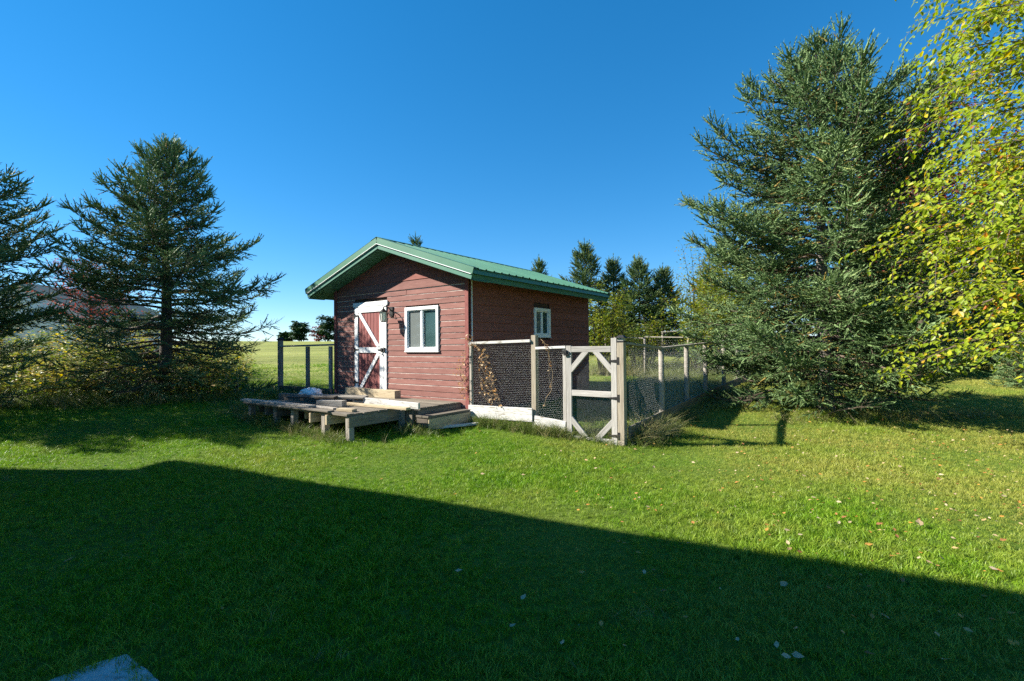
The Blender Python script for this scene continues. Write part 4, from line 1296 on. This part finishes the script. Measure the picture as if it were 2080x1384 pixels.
# gate
gt = root('garden_gate', SHED, 'pale wooden gate with wire squares and four corner braces', 'gate')
gx0, gx1 = 1.995, 2.825
def gpl(nm, p0, p1, w, y=-.05, t=.038, mt=M_GATE):
    return plank(nm, (p0[0], y, p0[1]), (p1[0], y, p1[1]), w, t, mt, gt, up=(0, -1, 0), c=.004)
gpl('stile', (gx0 + .045, .04), (gx0 + .045, 1.46), .088)
gpl('stile', (gx1 - .045, .02), (gx1 - .045, 1.565), .088)
gpl('top_rail', (gx0 + .09, 1.405), (gx1 - .09, 1.405), .088)
gpl('middle_rail', (gx0 + .09, .745), (gx1 - .09, .745), .088)
gpl('bottom_rail', (gx0 + .09, .065), (gx1 - .09, .065), .07)
for a, b in (((gx0 + .065, 1.08), (gx0 + .35, 1.385)), ((gx1 - .065, 1.08), (gx1 - .35, 1.385)), ((gx0 + .065, .36), (gx0 + .33, .08)), ((gx1 - .065, .36), (gx1 - .33, .08))):
    gpl('corner_brace', a, b, .082, -.051, .034)
wire_panel('wire_mesh', (gx0 + .05, -.024, .05), (1, 0, 0), gx1 - gx0 - .1, 1.36, .0135, gt, M_CLOTH, .00042, True, sag=.003)
for zz in (1.235, .70, .16):
    m = MB(); m.box(gx1 + .012, gx1 + .045, -.082, -.069, zz - .055, zz + .055)
    m.prism([(gx1 - .13, zz - .007), (gx1 + .012, zz - .022), (gx1 + .012, zz + .022), (gx1 - .13, zz + .007)], 'y', -.079, -.070)
    m.build('hinge', M_BLACK, gt)
m = MB(); m.box(gx0 - .05, gx0 + .06, -.085, -.071, 1.335, 1.37); m.box(gx0 - .03, gx0 + .02, -.10, -.07, 1.31, 1.395); m.tube([(gx0 - .06, -.09, 1.40), (gx0 - .01, -.10, 1.35), (gx0 + .06, -.09, 1.31)], .008, 6)
m.build('latch', M_BLACK, gt)

# side fence running back from the hinge post
sf = root('wire_fence', SHED, 'long wire fence with round posts running back from the gate post', 'fence')
fpost(2.885, -.03, 1.505, .10, sf, M_POSTWOOD, name='gate_post')
cap = link('post_light_cap', None, None, sf)
m = MB(); m.box(2.83, 2.94, -.085, .025, 1.505, 1.525); m.build('cap_base', M_BLACK, cap)
m = MB(); m.box(2.842, 2.928, -.073, .013, 1.525, 1.565); m.build('lamp_lens', M_LAMPGLASS, cap)
m = MB()
m.add([(2.815, -.10, 1.565), (2.955, -.10, 1.565), (2.955, .04, 1.565), (2.815, .04, 1.565), (2.855, -.06, 1.605), (2.915, -.06, 1.605), (2.915, 0, 1.605), (2.855, 0, 1.605)],
      [(3,2,1,0), (4,5,6,7), (0,1,5,4), (1,2,6,5), (2,3,7,6), (3,0,4,7)])
m.build('cap_roof', M_BLACK, cap)
def rpost(x, y, z1, r, parent):
    wp = W(x, y); zg = g1(wp.x, wp.y)
    m = MB(); m.tube([(x, y, zg - .2), (x + .005, y, (zg + z1) / 2), (x, y, z1)], [r, r * .97, r * .9], 10)
    return m.build('post', M_GREYWOOD, parent, True)
py = [1.58, 3.01, 4.36, 6.0, 7.6, 9.0]
for yy in py:
    rpost(2.90, yy, 1.40 + .03 * yy * .4, .048, sf)
rail_z = [1.47, 1.385, 1.43, 1.47, 1.53, 1.57, 1.60]
ys_ = [.03] + py
for k in range(len(py)):
    plank('top_rail', (2.90, ys_[k] + .002, rail_z[k] + .02), (2.90, ys_[k+1] - .002, rail_z[k+1] + .02), .09, .035, M_GREYWOOD, sf)
for k in range(len(py)):
    wp0, wp1 = W(2.95, ys_[k]), W(2.95, ys_[k+1])
    plank('base_board', (2.955, ys_[k] + .01, g1(wp0.x, wp0.y) + .17), (2.955, ys_[k+1] - .01, g1(wp1.x, wp1.y) + .17), .18, .03, M_DECK, sf, up=(1, 0, 0))
wire_panel('wire_mesh', (2.94, .06, .22), (0, 1, 0), 4.3, 1.2, .038, sf, M_WIRE, .0006, slope=.02, seed=3)
wire_panel('wire_mesh', (2.94, 4.4, .32), (0, 1, 0), 4.6, 1.15, .06, sf, M_WIRE, .0006, slope=.02, seed=4)
# back of the pen
bf = root('wire_fence', SHED, 'thin wire fence across the far end of the pen', 'fence')
bx = [2.6, 1.2, -.2, -1.6]
for xx in bx:
    rpost(xx, 9.0, 1.72, .04, bf)
for k in range(3):
    plank('top_rail', (bx[k] - .002, 9.0, 1.70), (bx[k+1] + .002, 9.0, 1.72 + .02 * k), .07, .03, M_GREYWOOD, bf)
wire_panel('wire_mesh', (-1.6, 9.04, .55), (1, 0, 0), 4.2, 1.15, .07, bf, M_WIRE, .0007, seed=5)
cf = root('wire_fence', SHED, 'second thin fence with pale rails beyond the pen, rising to the shrubs', 'fence')
cx_ = [-.5, 1.4, 3.2, 5.0]
for k, xx in enumerate(cx_):
    rpost(xx, 11.6, 1.98 + .06 * k, .04, cf)
for k in range(3):
    plank('top_rail', (cx_[k] + .002, 11.6, 1.96 + .06 * k), (cx_[k+1] - .002, 11.6, 1.96 + .06 * (k + 1)), .06, .03, M_GATE, cf)
    plank('middle_rail', (cx_[k] + .002, 11.56, 1.50 + .03 * k), (cx_[k+1] - .002, 11.56, 1.50 + .03 * (k + 1)), .05, .025, M_GREYWOOD, cf)
# fence left of the shed
lf = root('wire_fence', SHED, 'grey wire fence between the left shed corner and the spruce', 'fence')
fpost(-6.27, 0, 1.67, .10, lf, M_GREYWOOD)
m = MB(); m.box(-6.335, -6.205, -.065, .065, 1.67, 1.70); m.prism([(-6.325, 1.70), (-6.215, 1.70), (-6.25, 1.735), (-6.29, 1.735)], 'y', -.05, .05); m.build('post_cap', M_BLACK, lf)
fpost(-5.06, 0, 1.50, .075, lf); fpost(-4.15, 0, 1.50, .07, lf)
plank('top_rail', (-6.21, -.0, 1.515), (-3.99, -.0, 1.535), .09, .04, M_GREYWOOD, lf)
plank('base_board', (-6.2, -.05, .44), (-4.0, -.05, .44), .2, .03, M_DARKWOOD, lf, up=(0, -1, 0))
wire_panel('wire_mesh', (-6.2, -.03, .5), (1, 0, 0), 2.15, 1.02, .06, lf, M_WIRE, .0006, seed=6)

# dry vines hanging on the fence
def vine(name, label, pts, n, seed, spread):
    rg = random.Random(seed)
    t = root(name, SHED, label, 'vine')
    A0, A1, Ra = [], [], []
    P, D, U, S, T = [], [], [], [], []
    for k in range(n):
        st = pts[rg.randrange(len(pts) - 1)] if k else pts[0]
        i0 = pts.index(st)
        path = pts[i0:] if rg.random() < .75 else pts[:i0 + 2][::-1]
        prev = None
        wob = Vector((0, 0, 0))
        for a, b in zip(path, path[1:]):
            for j in range(7):
                wob = wob * .82 + Vector((rg.gauss(0, spread * .35), rg.gauss(0, .008), rg.gauss(0, spread * .25)))
                q = Vector(a).lerp(Vector(b), j / 7) + wob + Vector((0, -.03, 0))
                q.y = min(q.y, -.05)
                if prev is not None:
                    A0.append(tuple(prev)); A1.append(tuple(q)); Ra.append(.0028 if k == 0 else .0018)
                    for _ in range(2 if rg.random() < .4 else 0):
                        P.append(tuple(q)); D.append((rg.uniform(-1, 1), rg.uniform(-1, .2), rg.uniform(-1, .4))); U.append((rg.uniform(-1, 1), rg.uniform(-1, 1), 1)); S.append(rg.uniform(.02, .05)); T.append(rg.uniform(.3, 1))
                prev = q
    link('stems', npmesh('stems', sticks(A0, A1, Ra, Ra, 4), 4), M_VINE, t)
    link('leaves', npmesh('leaves', place(LEAF, P, D, U, S), 4, np.repeat(T, 2)), M_LEAFDRY, t)
vine('dry_vine', 'dry brown vine tangled over the fence rail at the shed corner', [(.05, -.06, 1.62), (.18, -.07, 1.52), (.35, -.07, 1.35), (.45, -.06, 1.05), (.55, -.06, .75), (.66, -.06, .5)], 10, 3, .15)
vine('dry_vine', 'dry vine climbing the shed corner with small brown leaves', [(-.02, -.06, 1.45), (-.06, -.06, 1.2), (-.16, -.06, 1.0), (-.05, -.06, .8), (.02, -.07, .55)], 6, 4, .11)
vine('dry_vine', 'single dry vine hanging on the wire next to the gate latch', [(1.55, -.05, 1.58), (1.68, -.06, 1.40), (1.72, -.06, 1.1), (1.72, -.06, .8), (1.6, -.06, .45)], 2, 5, .035)

# concrete pad at the near corner
m = MB()
_c = Vector((-1.83, 2.38, 0)); _a = Vector((.81, -.58, 0)); _b = Vector((-.70, -.71, 0))
_rg = random.Random(8)
_q = [_c, _c + _a * .95, _c + _a * .95 + _b * .95, _c + _b * .95]
_p = []
for _k in range(4):
    for _t in range(9):
        _v = _q[_k].lerp(_q[(_k + 1) % 4], _t / 9)
        _n = (_q[0] + _q[2]) / 2 - _v
        _p.append(_v + _n.normalized() * (abs(_rg.gauss(0, .007)) + (.022 if _t == 0 else 0)))
_top = [v + ((_q[0] + _q[2]) / 2 - v).normalized() * .012 for v in _p]
_n = len(_p)
m.add([(v.x, v.y, -.06) for v in _p] + [(v.x, v.y, .012) for v in _p] + [(v.x, v.y, .022) for v in _top],
      [(i + _n, (i + 1) % _n + _n, (i + 1) % _n, i) for i in range(_n)] + [(i + 2*_n, (i + 1) % _n + 2*_n, (i + 1) % _n + _n, i + _n) for i in range(_n)] + [tuple(range(3*_n - 1, 2*_n - 1, -1))])
m.build('paving_slab', M_CONC, None, label='pale concrete slab corner set in the shaded grass', cat='slab')

# fallen leaves
LEAFDRY = np.array([[(0, 0, .0), (.28, .26, .16), (.62, .25, .05), (1, 0, .14)], [(0, 0, .0), (1, 0, .14), (.62, -.27, .12), (.28, -.24, .03)]])
def fallen():
    rg = random.Random(21)
    n = 0
    def one(x, y, s, tint, lab):
        a = rg.uniform(0, 6.283)
        P = [(0, 0, 0)]; D = [(math.cos(a), math.sin(a), rg.uniform(-.25, .25))]; U = [(rg.uniform(-.5, .5), rg.uniform(-.5, .5), 1)]
        link('fallen_leaf', npmesh('fallen_leaf', place(LEAFDRY, P, D, U, [s]), 4, np.repeat([tint], 2)), M_LEAFDRY, None, Matrix.Translation((x, y, g1(x, y) + .045)),
             label=lab, cat='leaf', group='larger fallen leaves on the lawn')
    def pt(px, py):
        d = _f + _r * ((px - 1040) / 1005) + _u * ((692 - py) / 1005)
        k = -1.45 / d.z
        return d.x * k, d.y * k
    for px, py, sz, tn, lab in (
            (1870, 1082, .095, .05, 'largest pale fallen leaf on the sunlit lawn near the shadow edge'),
            (1328, 957, .06, .15, 'lone pale fallen leaf on the sunlit lawn in front of the gate post'),
            (1775, 1122, .065, .68, 'orange fallen leaf right at the edge of the house shadow'),
            (1598, 1198, .065, .1, 'pale curled leaf just inside the shadow edge'),
            (1806, 1276, .065, .1, 'pale fallen leaf deep in the shadow below the orange leaf'),
            (1608, 1347, .055, .2, 'pale fallen leaf lowest in the shaded grass'),
            (940, 1170, .05, .3, 'small pale leaf alone in the middle of the shaded lawn'),
            (128, 1157, .06, .2, 'pale leaf in the shade above the concrete slab')):
        x, y = pt(px, py); one(x, y, sz, tn, lab)
    P, D, U, S, T = [], [], [], [], []
    for _ in range(2600):
        y = rg.uniform(2.2, 10); x = rg.uniform(-1.0, 1.12) * y
        if rg.random() > (.05 + .95 * max(0, min(1, (x / y + .1) / .8))) * (1 if y > 4.4 - .48 * x else .35) or in_shed(np.array([x]), np.array([y]), .3)[0]:
            continue
        a = rg.uniform(0, 6.283)
        P.append((x, y, g1(x, y) + rg.uniform(.045, .075))); D.append((math.cos(a), math.sin(a), rg.uniform(-.3, .3))); U.append((rg.uniform(-.6, .6), rg.uniform(-.6, .6), 1))
        S.append(rg.uniform(.02, .05)); T.append(rg.random() ** .7)
    link('leaf_litter', npmesh('leaf_litter', place(LEAFDRY, P, D, U, S), 4, np.repeat(T, 2)), M_LEAFDRY, kind='stuff', label='small fallen leaves scattered over the lawn', cat='leaf litter')
fallen()

# ---------------------------------------------------------------- houses
M_HSIDE = noise_mat('pale_siding', (.55, .56, .58), (.62, .63, .65), 2, rough=.7, bump=0)
M_HROOF = noise_mat('house_roof', (.035, .075, .075), (.055, .10, .10), 4, rough=.7, bump=.3)
def house(name, M, x0, x1, y0, y1, ze, slope, label, lap=.18, wins=(), mroof=M_HROOF, over=.4, zb=-.3):
    """gable front faces -y; ridge runs along y"""
    h = root(name, M, label, 'house')
    xm = (x0 + x1) / 2; zp = ze + slope * (x1 - x0) / 2
    m = MB()
    z = zb
    while z < zp - .02:                                       # lapped courses, real relief, front and back
        zt = min(z + lap, zp)
        def hw(zz):
            return (x1 - x0) / 2 if zz <= ze else max(.01, (zp - zz) / slope)
        a0, a1 = hw(z), hw(zt)
        for yy, o in ((y0, -1), (y1, 1)):
            m.add([(xm - a0, yy + o*.02, z), (xm + a0, yy + o*.02, z), (xm + a1, yy, zt), (xm - a1, yy, zt), (xm - a0, yy, z), (xm + a0, yy, z)], [(0,1,2,3) if o < 0 else (3,2,1,0), (0,4,5,1) if o < 0 else (1,5,4,0)])
        if zt <= ze + .001 or z < ze:
            zt2 = min(zt, ze)
            for xx, o in ((x0, -1), (x1, 1)):
                m.add([(xx + o*.02, y0, z), (xx + o*.02, y1, z), (xx, y1, zt2), (xx, y0, zt2)], [(0,1,2,3) if o > 0 else (3,2,1,0)])
        z = zt
    m.build('wall', M_HSIDE, h)
    rf = link('roof', None, None, h)
    for sd in (-1, 1):
        a = (x1 - x0) / 2 + over
        m = MB()
        poly = [(xm, zp + .16), (xm + sd*a, zp + .16 - slope*a), (xm + sd*a, zp - slope*a), (xm, zp)]
        m.prism(poly if sd > 0 else poly[::-1], 'y', y0 - over, y1 + over)
        m.build('roof_slope', mroof, rf)
    for (wx, wz, ww, wh) in wins:
        w = link('window', None, None, h)
        for p, q in (((wx - ww/2 - .05, wz), (wx - ww/2 - .05, wz + wh)), ((wx + ww/2 + .05, wz), (wx + ww/2 + .05, wz + wh))):
            plank('frame', (p[0], y0 - .04, p[1] - .1), (q[0], y0 - .04, q[1] + .1), .1, .05, M_VINYL, w, up=(0, -1, 0))
        for zz in (wz - .05, wz + wh + .05):
            plank('frame', (wx - ww/2, y0 - .04, zz), (wx + ww/2, y0 - .04, zz), .1, .05, M_VINYL, w, up=(0, -1, 0))
        plank('pane', (wx - ww/2, y0 - .028, wz + wh/2), (wx + ww/2, y0 - .028, wz + wh/2), wh, .01, M_GLASS, w, up=(0, -1, 0))
    return h
nz = g1(-37, 38)
nh = house('neighbour_house', Matrix.Translation((-37.7, 38, nz)), -4.2, 4.2, 0, 9, 3.55, .46, 'pale sided house with dark green roof behind the left spruces', wins=((-1.6, 2.6, .9, 1.1), (1.6, .9, .9, 1.2)))
house('garage', Matrix.Translation((-33.4, 36.2, nz)), -3.1, 3.1, 0, 7, 2.2, .34, 'low pale garage wing with dark roof beside the pale house', wins=())
# the house whose eave shades the near lawn: its long side runs along (0.895,-0.446), just out of the picture
_e1 = Vector((.895, -.446, 0)).normalized(); _bk = Vector((_e1.y, -_e1.x, 0))     # _bk points away from the lawn
HE = 5.0
_K = Vector((-4.31, 6.46, 0)) - Vector((.998, -.06, 0)).normalized() * (HE / math.tan(SUN_EL))
def own_house():
    # gable ends face along the eave line; built with ridge along local y -> local y = e1
    Ln = 8.5; Wd = 8.0; ov = .35; slope = .22
    ex = -_bk                                              # local x: towards the lawn
    M = Matrix(((ex.x, _e1.x, 0, 0), (ex.y, _e1.y, 0, 0), (0, 0, 1, 0), (0, 0, 0, 1)))
    # eave tip of the roof slope lies at local x = ov beyond the wall, z = HE
    o = _K - ex * ov + _e1 * ov
    M.translation = o
    ze = HE + slope * ov - .16
    house('white_house', M, -Wd, 0, 0, Ln - 2 * ov, ze, slope, 'two-storey pale house whose eave shadow falls across the near lawn', over=ov,
          wins=((-5.6, .9, 1.0, 1.3), (-2.4, .9, 1.0, 1.3), (-5.6, 3.2, 1.0, 1.2), (-2.4, 3.2, 1.0, 1.2)))
own_house()
